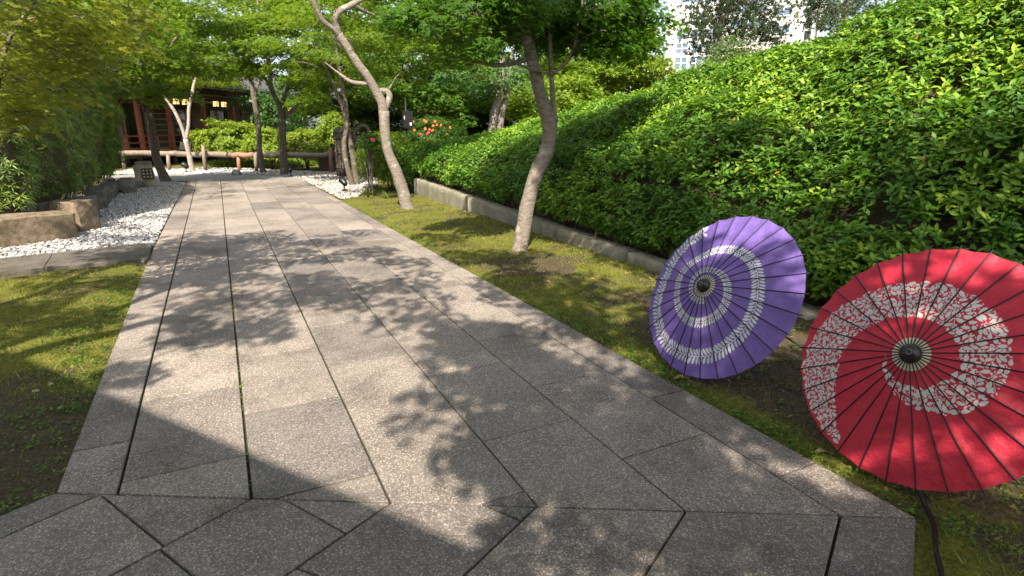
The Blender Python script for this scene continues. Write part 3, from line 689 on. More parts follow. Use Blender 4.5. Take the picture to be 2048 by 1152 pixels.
# ------------------------------------------------------------------ clipped podocarpus hedge on the left
def left_hedge():
    root = empty('podocarpus_hedge', (-3.6, 14, .3), 'tall clipped needle-leaved hedge standing behind the edging stones', 'hedge')
    base = [(-7.5, 9.4), (-4.2, 10.75), (-2.95, 11.55), (-2.66, 12.6), (-2.62, 16), (-2.72, 20.6), (-3.2, 21.1), (-5, 21.2)]
    seg = np.array(base); ln = np.r_[0, np.cumsum(np.hypot(*np.diff(seg, axis=0).T))]
    def at(s): 
        return np.array([np.interp(s, ln, seg[:, 0]), np.interp(s, ln, seg[:, 1])])
    def surf(s, h):
        p = at(s); q = at(min(s+.05, ln[-1]))-at(max(s-.05, 0)); t = q/np.linalg.norm(q); nr = np.array([t[1], -t[0]])
        top = 4.1+.25*math.sin(s*.9)
        bulge = .25*math.sin(min(1, h)*math.pi)+.38*noise.noise(Vector((p[0]*1.1, p[1]*1.1, h*3.2)))+.16*noise.noise(Vector((p[0]*2.6, p[1]*2.6, h*7)))
        if h <= 1: return np.array([*(p+nr*bulge), .48+(top-.48)*h]), np.array([nr[0], nr[1], .25+.7*(h > .9)])
        return np.array([*(p-nr*(h-1)*3.), top+.1*noise.noise(Vector((p[0], p[1], h*3)))]), np.array([0, 0, 1.])
    m = 10800; sf = [surf(a, b_) for a, b_ in zip(rng.random(m)*ln[-1], rng.random(m)*1.25)]
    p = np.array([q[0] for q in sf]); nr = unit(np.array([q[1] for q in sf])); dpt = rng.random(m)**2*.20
    ax = unit(nr*.9+np.array([0, 0, .55])+rng.normal(size=(m, 3))*.35); hh = unit(np.cross(ax, rng.normal(size=(m, 3)))); q = np.cross(ax, hh); L = rng.uniform(.085, .14, m)
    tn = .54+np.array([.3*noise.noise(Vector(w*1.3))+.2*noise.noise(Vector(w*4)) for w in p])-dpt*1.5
    P, X, Z, S, Rn = [], [], [], [], []
    for i in range(9):
        a = i*2.4; lift = .15+1.0*i/9
        d = (hh*math.cos(a)+q*math.sin(a))*math.cos(lift)+ax*math.sin(lift)
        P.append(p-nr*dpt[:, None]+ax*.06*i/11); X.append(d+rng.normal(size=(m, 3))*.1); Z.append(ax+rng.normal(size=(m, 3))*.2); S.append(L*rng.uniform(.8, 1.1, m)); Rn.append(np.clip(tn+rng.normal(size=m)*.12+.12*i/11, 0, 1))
    P = np.vstack(P); X = np.vstack(X); Z = np.vstack(Z); S = np.concatenate(S); Rn = np.concatenate(Rn)
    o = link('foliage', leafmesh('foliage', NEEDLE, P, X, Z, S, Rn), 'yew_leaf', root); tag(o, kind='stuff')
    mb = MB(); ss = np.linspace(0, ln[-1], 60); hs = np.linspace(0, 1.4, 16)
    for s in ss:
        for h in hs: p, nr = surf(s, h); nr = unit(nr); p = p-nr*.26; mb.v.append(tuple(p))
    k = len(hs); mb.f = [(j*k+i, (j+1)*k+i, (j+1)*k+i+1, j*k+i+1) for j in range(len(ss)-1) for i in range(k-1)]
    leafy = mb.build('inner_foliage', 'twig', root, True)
    st = MB()
    for _ in range(70):
        s = rng.random()*ln[-1]; p = at(s); q, nr = surf(s, .15); i = p-np.array([nr[0], nr[1]])*.3
        st.tube([(*i, .0), (*(i*.5+p*.5), .35), q], [.022, .015, .008], 5, False)
    tag(st.build('stem', 'twig', root), kind='stuff')
    # raised soil bed behind the stones
    bed = [(-7.5, 9.6), (-4.2, 10.95), (-3.0, 11.7), (-2.75, 12.6), (-2.72, 16), (-2.85, 20.8), (-7.5, 21)]
    polyslab(bed, -.04, .28, .0, .05).build('hedge_bed', 'soil')['kind'] = 'structure'
left_hedge()

# ------------------------------------------------------------------ trees
class Tree:
    def __init__(s, name, base, label, bark='bark', group=None, cat='tree'):
        s.root = empty(name, tuple(base), label, cat, group); s.mb = MB(); s.nodes = []; s.bark = bark; s.tw = MB()
        s.P, s.X, s.Z, s.S, s.R = [], [], [], [], []
    def limb(s, pts, rad, n=9, sub=4, wob=.18):
        c = crom(pts, sub); r = np.interp(np.linspace(0, 1, len(c)), np.linspace(0, 1, len(rad)), rad)
        s.mb.tube(c, list(r), n, True, wob); s.nodes += [(np.array(p), float(q)) for p, q in zip(c, r)]
    def plimb(s, pxs, Y, rpx, n=9, sub=4, dY=0.):
        k = len(pxs); pts = [aty(x, y, Y+dY*i/max(1, k-1)) for i, (x, y) in enumerate(pxs)]
        m = pxm(Y, pxs[0][0])*.93
        s.limb(pts, [q*m for q in rpx], n, sub)
    def pad(s, c, r, nl, size, droop=.35, out=None, tone=.5, twig=True, jit=.65, thick=.08):
        c = np.array(c, float)
        A = np.array([q[0] for q in s.nodes]) if s.nodes else np.array([c])
        dd = np.linalg.norm((A-c)*np.array([1, 1, 1.4]), axis=1)+1.2*np.maximum(0, A[:, 2]-c[2]+.1); i = int(np.argmin(dd)); a = A[i]
        if out is None:
            o = c-a; o[2] = 0; out = unit(o+rng.normal(size=3)*.2*np.array([1, 1, 0])+1e-6)
        side = np.array([-out[1], out[0], 0])
        rho = np.sqrt(rng.random(nl)); th = rng.random(nl)*6.283
        lx_, ly_ = rho*np.cos(th)*r*1.25, rho*np.sin(th)*r*.85
        z = -droop*r*(np.clip(lx_/r, -.3, 2)**2*.6+(ly_/r)**2*.5)+rng.normal(size=nl)*thick
        p = c+out*lx_[:, None]+side*ly_[:, None]; p[:, 2] += z
        s.P.append(p); h = out*.8+(out*lx_[:, None]+side*ly_[:, None])/r*.5+rv(nl)*.7; h[:, 2] -= .35
        s.X.append(h); s.Z.append(np.array([0, 0, 1.])+out*.25+rv(nl)*jit); s.S.append(rng.uniform(.65, 1.1, nl)*size)
        s.R.append(np.clip(tone+rng.normal(size=nl)*.16+.2*noise.noise(Vector(c*.7)), 0, 1))
        if twig and s.nodes:
            m = (a+c)/2+np.array([0, 0, .12*np.linalg.norm(c-a)]); ra = min(.016, s.nodes[i][1]*.5)
            cc = crom([a, m, c], 4); s.tw.tube(cc, list(np.linspace(ra, .006, len(cc))), 5, False)
            if np.linalg.norm(c-a) > .9: s.nodes += [(np.array(q), .012) for q in cc[3:-1]]
            for k in range(3):
                e = p[rng.integers(nl)]; s.tw.tube([c, (c+e)/2+np.array([0, 0, .03]), e], [.006, .004, .003], 3, False)
    def crown(s, c, rad, npad, padr, nl, size, tone=.5, droop=.35, shell=.35, zmin=None, thick=.07):
        c = np.array(c, float); rad = np.array(rad, float); pts = []
        while len(pts) < npad:
            q = rng.normal(size=3); q = q/np.linalg.norm(q)*(shell+(1-shell)*rng.random())**.6
            p = c+q*rad
            if zmin is not None and p[2] < zmin: continue
            pts.append(p)
        A = np.array([q[0] for q in s.nodes]); pts.sort(key=lambda p: np.linalg.norm(A-p, axis=1).min())
        for p in pts: s.pad(p, padr*rng.uniform(.75, 1.25), int(nl*1.35*rng.uniform(.7, 1.3)), size*1.12, droop, tone=tone, thick=thick)
    def finish(s, leaf, tpl=MAPLE5, kindname='crown'):
        s.mb.build('trunk', s.bark, s.root, True)
        if s.tw.v: tag(s.tw.build('branches', s.bark if s.bark != 'bark_pale' else 'bark', s.root, True), kind='stuff')
        if s.P:
            P = np.vstack(s.P); o = link(kindname, leafmesh('crown', tpl, P, np.vstack(s.X), np.vstack(s.Z), np.concatenate(s.S), np.concatenate(s.R)), leaf, s.root); return o
def trees():
    # slim maple with forked upper limbs, on the grass strip
    b = gnd(813, 420); Y = b[1]; t = Tree('maple_tree', (b[0], Y, 0), 'pale smooth maple with knobbly fork on the grass strip before the wall end', 'bark')
    t.plimb([(820, 434), (817, 424), (812, 406), (800, 365), (790, 338), (776, 302), (770, 262), (768, 222)], Y, [24, 17, 13.5, 12.5, 11.5, 10.5, 9.5, 10.5], 12)
    t.plimb([(768, 226), (763, 203), (753, 184), (735, 153), (711, 121), (692, 90), (678, 69)], Y, [10, 9.5, 9, 9, 8.5, 8, 8], 11)
    t.plimb([(680, 73), (665, 57), (649, 45), (635, 22), (624, -10), (600, -90), (560, -180)], Y, [6.5, 6, 5.5, 5, 5, 4, 2.5], 9, dY=-.4)
    t.plimb([(679, 72), (672, 50), (671, 36), (682, 20), (704, 9), (740, -15), (790, -70), (830, -160)], Y, [7, 7, 7, 6.5, 6, 5.5, 4, 2], 9, dY=-.3)
    t.plimb([(769, 222), (775, 208), (779, 194), (775, 184), (765, 181), (752, 184)], Y, [6, 6.5, 7, 6.5, 5.5, 4], 9)
    t.plimb([(742, 166), (722, 167), (702, 163), (680, 148), (650, 125)], Y, [5, 4.5, 4, 2.6, .8], 8, dY=.6)
    t.plimb([(704, 9), (745, 30), (800, 50), (850, 70), (890, 75)], Y, [4, 3.5, 2.8, 2., .7], 7, dY=.7)
    t.crown(aty(800, 20, Y+.9), (2.2, 1.2, 1.3), 62, .5, 120, .075, .52)
    t.crown(aty(880, 60, Y+.3), (1.3, 1., .8), 20, .45, 120, .075, .5)
    t.finish('maple_leaf', MAPLE5)
    # bent maple before the hedge
    b = gnd(1040, 503); Y = b[1]; t = Tree('maple_tree', (b[0], Y, 0), 'grey maple with a bent S-shaped trunk in front of the camellia hedge', 'bark')
    t.plimb([(1034, 522), (1038, 508), (1042, 490), (1049, 443), (1059, 391), (1077, 339), (1094, 300), (1099, 262), (1093, 226), (1077, 176), (1065, 121), (1055, 83), (1044, 35), (1036, -20), (1010, -120), (1000, -240)], Y, [28, 20, 16, 15, 14.5, 14.5, 14.5, 14, 13, 12, 11, 10.5, 10, 9, 7, 4], 13)
    t.plimb([(1108, 262), (1110, 240), (1107, 208), (1102, 146), (1100, 87), (1100, 35), (1104, -30), (1120, -130)], Y, [4.5, 5, 4.5, 4.3, 4, 4, 3.5, 2], 8, dY=-.15)
    t.plimb([(1103, 150), (1131, 125), (1149, 94), (1155, 52), (1166, 0), (1180, -70)], Y-.08, [3.3, 3, 2.8, 2.5, 2.3, 1.5], 7, dY=-.2)
    t.plimb([(1100, 148), (1051, 134), (1020, 120), (992, 90), (970, 50)], Y-.08, [3, 2.6, 2.3, 2, 1.3], 7, dY=-.4)
    t.plimb([(1062, 118), (1035, 124), (1010, 130), (975, 128), (940, 121), (900, 112)], Y, [5, 4.5, 4.2, 3.5, 3, 1.5], 8, dY=.35)
    t.crown(aty(1080, 5, Y+.55), (1.3, .7, .66), 46, .34, 120, .072, .36)
    t.crown(aty(960, 40, Y-.2), (.9, .8, .5), 26, .32, 120, .072, .42)
    t.crown(aty(1210, 30, Y-.2), (.85, .7, .55), 26, .32, 115, .072, .36)
    t.finish('maple_leaf_deep', MAPLE)
    # leaning tree by the lantern stone
    b = gnd(331, 362); Y = b[1]; t = Tree('maple_tree', (b[0], Y, 0), 'dark leaning maple beside the stone lantern block', 'bark_dark')
    t.plimb([(336, 370), (330, 357), (314, 319), (307, 278), (299, 226), (292, 174), (285, 121), (278, 76), (270, 50), (262, 5), (250, -70)], Y, [15, 12, 9.5, 8.5, 8, 8, 7.5, 7, 6, 5, 3], 10)
    t.plimb([(298, 190), (305, 175), (314, 160), (321, 139), (337, 118), (347, 83), (368, 62), (390, 20), (400, -40)], Y, [5, 5, 4.7, 4.5, 4, 3.5, 3, 2.5, 1.5], 8, dY=-.5)
    t.plimb([(292, 224), (279, 207), (267, 194), (250, 163), (240, 130)], Y, [4.5, 4, 4, 3, 2], 7, dY=-.2)
    t.crown(aty(330, 60, Y-2.6), (2.5, 1.3, 1.55), 46, .6, 120, .10, .55)
    t.crown(aty(250, 110, Y-1.5), (1.1, 1.0, 1.2), 18, .5, 110, .10, .5)
    t.crown(aty(320, 190, Y-.3), (.75, .6, .35), 8, .42, 110, .09, .66)
    t.finish('maple_leaf')
    # forked pale tree
    b = gnd(385, 343); Y = b[1]; t = Tree('maple_tree', (b[0], Y, 0), 'thin pale tree forking low in a V before the veranda', 'bark_pale')
    t.plimb([(386, 346), (384, 338), (377, 305), (371, 278)], Y, [8, 6.5, 5.5, 5.5], 9)
    t.plimb([(372, 281), (363, 253), (351, 226), (338, 206), (325, 190)], Y, [4.8, 4, 3.8, 3.3, 2], 8)
    t.plimb([(371, 281), (377, 250), (378, 215), (385, 187), (387, 172), (395, 140), (400, 110)], Y, [4.8, 4, 3.8, 3.5, 3.2, 2.5, 1.5], 8)
    t.plimb([(378, 215), (384, 180), (392, 150)], Y, [3., 2.2, 1.2], 7, dY=2.2)
    t.crown(aty(400, 138, Y+3.2), (2.6, 1.1, 1.25), 40, .55, 120, .11, .6, zmin=aty(400, 172, Y+3.2)[2])
    t.finish('maple_leaf_lime')
    b = gnd(526, 345); Y = b[1]; t = Tree('maple_tree', (b[0], Y, 0), 'slender dark maple curving up before the pale shrubs', 'bark_dark')
    t.plimb([(528, 349), (525, 338), (519, 295), (516, 243), (509, 205), (503, 167), (496, 132), (483, 104), (465, 80), (440, 40)], Y, [9, 7, 6, 5.7, 5.5, 5, 4.5, 4, 3, 2], 9)
    t.plimb([(509, 205), (512, 180), (520, 160), (530, 120)], Y, [3.5, 3, 2.6, 1.5], 7)
    t.plimb([(500, 160), (488, 120), (478, 95)], Y, [4, 3, 1.5], 7, dY=-2.6)
    t.crown(aty(470, 88, Y-3.6), (2.5, 1.2, 1.4), 44, .6, 120, .11, .5, zmin=aty(470, 150, Y-3.6)[2])
    t.finish('maple_leaf')
    b = gnd(568, 349); Y = b[1]; t = Tree('maple_tree', (b[0], Y, 0), 'stout grey maple with three spreading limbs behind the path end', 'bark_dark')
    t.plimb([(569, 354), (568, 338), (566, 288), (564, 236), (559, 208)], Y, [11, 8.5, 7.5, 7.5, 7.5], 10)
    t.plimb([(560, 212), (545, 184), (541, 160), (540, 139), (531, 94), (520, 50), (515, 0)], Y, [5.5, 5.3, 4.8, 4.3, 4, 3, 2], 8)
    t.plimb([(546, 190), (535, 165), (521, 146), (496, 118), (480, 100)], Y, [3.8, 3.5, 3.2, 2.8, 1.5], 7, dY=-.6)
    t.plimb([(561, 212), (569, 195), (578, 167), (583, 132), (590, 90), (600, 40)], Y, [5, 4.8, 4.4, 4, 3, 2], 8)
    t.plimb([(566, 240), (577, 228), (590, 215), (611, 191), (632, 170), (650, 150)], Y, [4, 3.8, 3.5, 3, 2.2, 1.3], 7, dY=-.5)
    t.crown(aty(570, 75, Y-3.), (2.6, 1.1, 1.45), 46, .6, 120, .11, .55, zmin=aty(570, 150, Y-3.)[2])
    t.crown(aty(628, 170, Y-.5), (.8, .6, .5), 8, .4, 100, .10, .45)
    t.finish('maple_leaf')
    b = gnd(702, 370); Y = b[1]; t = Tree('maple_tree', (b[0], Y, 0), 'twin-stemmed brown maple beside the brushwood screen', 'bark_dark')
    t.plimb([(704, 376), (702, 362), (692, 323), (688, 285), (693, 255), (687, 218), (676, 194), (661, 156), (648, 128), (630, 90)], Y, [9, 6.5, 5.5, 5.2, 5.2, 4.8, 4.4, 3.8, 3.2, 2], 9)
    t.plimb([(712, 376), (711, 352), (704, 302), (696, 262), (693, 236), (691, 208), (680, 149), (673, 104), (668, 50)], Y+.12, [9, 7, 6, 5.6, 5.2, 4.8, 4.2, 3.3, 2], 9)
    t.crown(aty(660, 100, Y), (1.9, 1.6, 1.3), 38, .52, 120, .095, .52)
    t.crown(aty(640, 190, Y+.4), (.7, .7, .4), 8, .4, 100, .095, .4)
    t.finish('maple_leaf')
trees()
# near olive maple, trunk just outside the frame, sprays hang into view
def near_maple():
    t = Tree('maple_tree', (-2.75, 6.0, 0), 'near maple with light olive sprays hanging before the clipped hedge', 'bark_dark')
    t.limb([(-2.78, 6.0, -.05), (-2.7, 6.05, .7), (-2.55, 6.1, 1.6), (-2.6, 6.2, 2.5), (-2.3, 6.3, 3.4), (-2.2, 6.0, 4.6)], [.12, .085, .07, .06, .045, .02], 10)
    t.limb([(-2.58, 6.15, 2.2), aty(-60, 170, 6.3), aty(10, 142, 6.4), aty(80, 124, 6.5), aty(150, 130, 6.7)], [.02, .015, .011, .008, .004], 7)
    t.limb([(-2.57, 6.15, 1.9), aty(-40, 200, 6.3), aty(0, 125, 6.3), aty(28, 60, 6.4), aty(80, -10, 6.6)], [.026, .022, .018, .013, .006], 7)
    for (x, y) in [(20, 20), (80, 25), (150, 15), (215, 35), (30, 75), (100, 80), (170, 75), (235, 70), (40, 130), (100, 150), (150, 140), (195, 110), (70, 180), (115, 185), (40, 205), (0, 170), (20, 215), (245, 20), (10, 240), (120, 110), (60, 105), (190, 45), (215, 85), (130, 45), (-40, 60), (-30, 110), (20, -30), (90, -40), (170, -40), (230, -50)]:
      for rep_ in range(3):
        Yp = 6.4+rng.uniform(-.5, 1.3)
        t.pad(aty(x+rng.normal()*16, y+rng.normal()*13, Yp), rng.uniform(.22, .36), 52, .062, .5, out=unit(np.array([.95, rng.normal()*.4, 0])), tone=.5, jit=.6, thick=.05, twig=rep_ == 0)
    t.finish('maple_leaf_olive', MAPLE7)
near_maple()
# shading trees on the left and behind the camera, crowns placed by the shade they throw
def shade_trees():
    T1 = Tree('shade_maple', (-4.3, 2.2, 0), 'tall maple left of the path whose crown dapples the paving', 'bark')
    T1.limb([(-4.3, 2.2, -.05), (-4.2, 2.1, 1.5), (-4.0, 1.9, 3.), (-3.4, 1.6, 4.6), (-2.6, 1.2, 6.2)], [.2, .15, .13, .10, .05], 10)
    T1.limb([(-4.0, 1.9, 3.), (-3.0, 2.8, 4.2), (-2.2, 3.8, 5.4), (-1.6, 5., 6.2)], [.09, .07, .05, .03], 8)
    T2 = Tree('shade_maple', (4.3, -3.2, 0), 'tall maple right of the path whose crown shades the umbrellas', 'bark')
    T2.limb([(4.3, -3.2, -.05), (4.2, -3.1, 1.8), (3.8, -3., 3.4), (3.2, -2.6, 5.), (2.4, -2., 6.6)], [.22, .17, .14, .1, .05], 10)
    T2.limb([(3.8, -3., 3.4), (3.9, -2.0, 4.8), (3.8, -.6, 6.)], [.1, .07, .04], 8)
    T3 = Tree('shade_maple', (-1.6, -3.6, 0), 'tall maple standing behind the viewpoint beside the turned slabs', 'bark')
    T3.limb([(-1.6, -3.6, -.05), (-1.5, -3.5, 2.), (-1., -3.2, 3.8), (-.4, -2.8, 5.6), (.2, -2.4, 7.)], [.2, .16, .13, .1, .05], 10)
    k = 1/math.tan(ELEV)
    trees_ = [T1, T2, T3]; bases = np.array([(-2.8, 2.6), (3.4, -1.8), (0., -2.6)])
    def throw(G, h, r, nl):
        G = np.array(G, float); c = np.array([G[0]+SH[0]*k*(h-G[2]), G[1]+SH[1]*k*(h-G[2]), h])
        i = int(np.argmin(np.hypot(*(bases-c[:2]).T))); todo[i].append((c, r, nl))
    todo = [[], [], []]
    def region(pxs, n, h0, h1, r0, r1, nl=118, z=0.):
        poly = [gnd(x, y, z) for x, y in pxs]; q = scatter(np.array(poly), 60); rng.shuffle(q)
        for p in q[:n]: throw((*p, z), rng.uniform(h0, h1), rng.uniform(r0, r1), nl)
    # dappled band across the middle of the path
    region([(345, 470), (700, 460), (900, 560), (1010, 650), (760, 650), (560, 610), (330, 600)], 42, 4.2, 6.2, .3, .5)
    region([(330, 600), (560, 620), (600, 650), (420, 700), (300, 730), (240, 760), (290, 640)], 6, 4.2, 5.6, .22, .34)
    region([(840, 660), (1000, 640), (1280, 780), (1560, 900), (1220, 930), (980, 850), (880, 750)], 34, 4.4, 6.4, .3, .45)
    region([(960, 890), (1040, 860), (1160, 900), (1380, 980), (1680, 1030), (1500, 1035), (1180, 1000), (1010, 960)], 17, 4.2, 5.6, .24, .36)
    region([(1020, 1030), (1300, 1040), (1290, 1152), (1000, 1152)], 3, 4.2, 5.4, .25, .32)
    region([(1560, 1040), (1840, 1060), (1840, 1152), (1560, 1152)], 4, 4.2, 5.4, .25, .35)
    # grass strips, lawn, kerb and pebbles
    region([(0, 540), (300, 495), (300, 520), (0, 565)], 7, 4.2, 5.6, .25, .35)
    region([(60, 525), (300, 485), (350, 395), (260, 400), (180, 470)], 9, 4.5, 6., .3, .45)
    region([(380, 362), (600, 362), (640, 385), (430, 400), (370, 420)], 7, 5., 6.5, .4, .6)
    region([(0, 570), (280, 560), (230, 700), (0, 690)], 9, 4.2, 5.6, .28, .4)
    region([(860, 470), (1000, 500), (1290, 590), (1300, 720), (1180, 660), (980, 580)], 26, 4.5, 6.5, .28, .4)
    region([(1320, 760), (1620, 800), (1830, 1000), (1960, 1152), (1850, 1000), (1600, 880)], 12, 4.5, 6.2, .25, .4)
    region([(1830, 1000), (2040, 980), (2040, 1152), (1860, 1152)], 8, 4.5, 6., .25, .4)
    # umbrellas and the face of the hedge
    for _ in range(8): throw((3.0+rng.normal()*.2, 1.45+rng.uniform(-.6, .6), .6+rng.uniform(-.3, .4)), rng.uniform(4.4, 6), rng.uniform(.2, .32), 120)
    for _ in range(10): throw((3.0+rng.normal()*.2, 2.85+rng.uniform(-.6, .6), .6+rng.uniform(-.3, .5)), rng.uniform(4.4, 6), rng.uniform(.2, .3), 120)
    for _ in range(165):
        y = rng.uniform(.8, 10.5); u = rng.uniform(0, 1.3)
        throw(hedge_pt(u, y), rng.uniform(4.6, 7.2), rng.uniform(.35, .55), 130)
    for t, L in zip(trees_, todo):
        A = np.array([q[0] for q in t.nodes]); L.sort(key=lambda e: np.linalg.norm(A-e[0], axis=1).min())
        for c, r, nl in L: t.pad(c, r, nl, .094, .25, tone=.5, thick=.05)
        t.finish('maple_leaf', MAPLE3)
shade_trees()
# ------------------------------------------------------------------ woodland behind
def backwood():
    def bt(px, py, Y, h, rad, label, leaf, tpl=MAPLE3, npad=50, padr=.7, nl=125, size=.12, tone=.45, bark='bark_dark', zc=None, trunk=.12, name='garden_tree', lean=0., zmin=None, droop=.35, thick=.09):
        p = aty(px, py, Y); t = Tree(name, (p[0], Y, 0), label, bark)
        t.limb([(p[0]-lean, Y, -.05), (p[0]-lean*.6, Y, h*.3), (p[0]+.15, Y+.1, h*.65), (p[0], Y, h)], [trunk*1.3, trunk, trunk*.7, trunk*.3], 8)
        t.limb([(p[0]-lean*.5, Y, h*.35), (p[0]-rad[0]*.4, Y-.2, h*.65), (p[0]-rad[0]*.6, Y-.2, h*.85)], [trunk*.6, trunk*.4, trunk*.2], 6)
        t.limb([(p[0]-lean*.5, Y, h*.4), (p[0]+rad[0]*.4, Y+.2, h*.7), (p[0]+rad[0]*.6, Y, h*.9)], [trunk*.6, trunk*.4, trunk*.2], 6)
        t.crown((p[0], Y, zc if zc else h), rad, int(npad*1.25), padr, nl, size*1.2, tone, droop=droop, zmin=zmin, thick=thick*1.5); t.finish(leaf, tpl); return t
    # broad-leaved tree with drooping foliage and a double dark trunk
    Y = 15.5; b = aty(985, 250, Y); t = Tree('broadleaf_tree', (b[0], Y, 0), 'dark twin-trunked tree with drooping broad leaves behind the hedge', 'bark')
    t.plimb([(980, 330), (984, 260), (990, 220), (1000, 180), (1005, 140), (1000, 60)], Y, [9, 8, 7.5, 7, 6, 3], 9); t.plimb([(990, 330), (1003, 230), (1012, 195), (1018, 160), (1022, 120), (1040, 60)], Y, [8, 7, 6, 5, 4, 2], 8)
    t.crown(aty(985, 150, Y-.3), (1.35, .8, .45), 22, .38, 75, .125, .5, droop=.9); t.crown(aty(1020, 40, Y+.3), (2.2, 1.6, 1.1), 36, .55, 90, .12, .4)
    t.finish('broad_leaf', OVAL)
    bt(1260, 110, 19., 3.3, (1.5, 1.4, 1.5), 'yellow-green tree rising behind the hedge beside the white buildings', 'maple_leaf_lime', npad=46, padr=.5, size=.10, tone=.5, zc=4.0)
    bt(1180, 60, 22., 5., (2.4, 2., 2.4), 'full mid-green tree behind the bent maple and the hedge', 'maple_leaf', npad=60, size=.12, tone=.5, zc=4.6)
    bt(1110, 180, 19., 2.6, (1.8, 1.2, .9), 'low leafy tree directly behind the hedge top', 'maple_leaf_lime', npad=36, padr=.5, size=.10, tone=.45, zc=2.7)
    bt(860, 130, 24., 5., (2.6, 2., 2.6), 'dense dark green tree behind the orange azaleas', 'maple_leaf_deep', npad=70, size=.12, tone=.55, zc=4.2)
    bt(760, 60, 30., 7., (3.6, 2.4, 3.4), 'tall dense maple behind the brushwood screen', 'maple_leaf', npad=80, padr=.85, size=.14, tone=.45, zc=6.)
    bt(1000, 40, 30., 7., (4., 2.4, 3.6), 'tall deep green tree at the back of the garden', 'maple_leaf_deep', npad=80, padr=.85, size=.15, tone=.5, zc=5.6)
    bt(690, 180, 34., 4.5, (3., 2., 2.4), 'rounded green tree at the right end of the house', 'maple_leaf_deep', npad=60, padr=.8, size=.15, tone=.6, zc=3.6)
    bt(900, 200, 36., 4., (5., 2.5, 2.6), 'broad dark evergreen at the far garden edge', 'maple_leaf_deep', npad=90, padr=.9, size=.16, tone=.35, zc=3.)
    bt(1130, 150, 34., 4.5, (4.2, 2.2, 2.6), 'dark evergreen at the far edge behind the yellow-green tree', 'maple_leaf_deep', npad=70, padr=.9, size=.16, tone=.35, zc=3.4)
    bt(200, 20, 33., 6.5, (4.2, 3, 3.2), 'tall maple rising behind the clipped hedge', 'maple_leaf', npad=60, padr=1., size=.17, tone=.45, zc=6.)
    bt(430, 10, 50., 9., (8., 3., 3.4), 'high leafy tree standing behind the house roof', 'maple_leaf_lime', npad=70, padr=1.4, size=.22, tone=.5, zc=10.5)
    for (x, Yb, w, h, lab) in ((5., 38., 4.5, 3.6, 'clipped evergreen belt at the garden edge behind the azaleas'), (13., 36., 4.5, 3.4, 'evergreen belt at the garden edge behind the dark twin-trunked tree'), (22., 34., 5., 3.2, 'evergreen belt at the garden edge behind the yellow-green tree'), (31., 32., 5., 3.0, 'evergreen belt at the garden edge before the office block')):
        t = Tree('evergreen_hedge', (x, Yb, 0), lab, 'bark_dark', cat='hedge')
        for k in range(5): q = x+(k-2)*w*.4; t.limb([(q, Yb, -.05), (q, Yb, h*.4), (q+.1, Yb, h*.8)], [.08, .06, .03], 6)
        for k in range(150): t.pad((x+rng.uniform(-w, w), Yb+rng.uniform(-.9, .5), rng.uniform(.15, h)), rng.uniform(.5, .8), 70, .26, .5, tone=.4, twig=False, thick=.15, jit=.9)
        t.finish('broad_leaf', OVAL, 'foliage')
    # round pale tree and pines between hedge and buildings
    bt(1470, 130, 15., 2.9, (1.35, 1.1, .95), 'rounded pale green tree between the hedge and the pine', 'round_leaf', OVAL, 50, .38, 150, .075, .5, zc=3.55, name='round_tree', thick=.08, droop=.6)
    bt(1760, 25, 13.5, 3.4, (1.9, 1.0, .8), 'rounded pale green tree at the top of the hedge bank', 'round_leaf', OVAL, 44, .40, 140, .075, .45, zc=4.35, name='round_tree', thick=.08, droop=.6)
    def pine(base_px, Y, limbs, pads, label):
        p = aty(base_px[0], base_px[1], Y); t = Tree('pine_tree', (p[0], Y, 0), label, 'bark_dark')
        t.limb([(p[0], Y, -.05), (p[0]+.1, Y, p[2]*.5), tuple(p), tuple(aty(base_px[0]+10, base_px[1]-220, Y))], [.2, .16, .12, .05], 8)
        for l in limbs: t.plimb(l, Y, [4.5, 4, 3, 2][:len(l)] if len(l) <= 4 else list(np.linspace(4.5, 1.5, len(l))), 7)
        P, X, Z, S, Rr = [], [], [], [], []
        for (x, y, r) in pads:
            c = aty(x, y, Y+rng.normal()*.4); m = pxm(Y, x)*r
            for _ in range(int(40+r*2.2)):
                q = c+rng.normal(size=3)*np.array([m*.62, m*.5, m*.28]); tone = rng.uniform(.2, .8)
                for i in range(18):
                    d = unit(rng.normal(size=3)+np.array([0, 0, .5])); P.append(q); X.append(d); Z.append(rng.normal(size=3)); S.append(rng.uniform(.13, .22)); Rr.append(np.clip(tone+rng.normal()*.12, 0, 1))
            A = np.array([n_[0] for n_ in t.nodes]); a = A[np.argmin(np.linalg.norm(A-c, axis=1))]
            t.tw.tube([a, (a+c)/2+np.array([0, 0, .05]), c], [.03, .02, .01], 5, False)
        t.mb.build('trunk', 'bark_dark', t.root, True); tag(t.tw.build('branches', 'bark_dark', t.root, True), kind='stuff')
        PN = (np.array([(0, -.09, 0), (0, .09, 0), (1., 0, 0)]), np.array([(0, 2, 1)]))
        link('crown', leafmesh('crown', PN, np.array(P), np.array(X), np.array(Z), np.array(S), np.array(Rr)), 'pine_needle', t.root)
    pine((1440, 60), 22., [[(1448, 40), (1470, 5), (1500, 10), (1530, 35)], [(1445, 60), (1420, 40), (1400, 60)], [(1450, 20), (1460, 0), (1440, -30)]],
         [(1420, 25, 40), (1460, 45, 40), (1405, 70, 32), (1500, 30, 38), (1535, 20, 35), (1545, 55, 28), (1430, 5, 40), (1480, 0, 40), (1525, 0, 36), (1410, 100, 26), (1440, 80, 34), (1500, 62, 30), (1550, 85, 16), (1530, 70, 22), (1390, 45, 26), (1460, -40, 50), (1520, -40, 40), (1400, -10, 36), (1475, 75, 30)],
         'dark pine with spreading layered branches before the white tower')
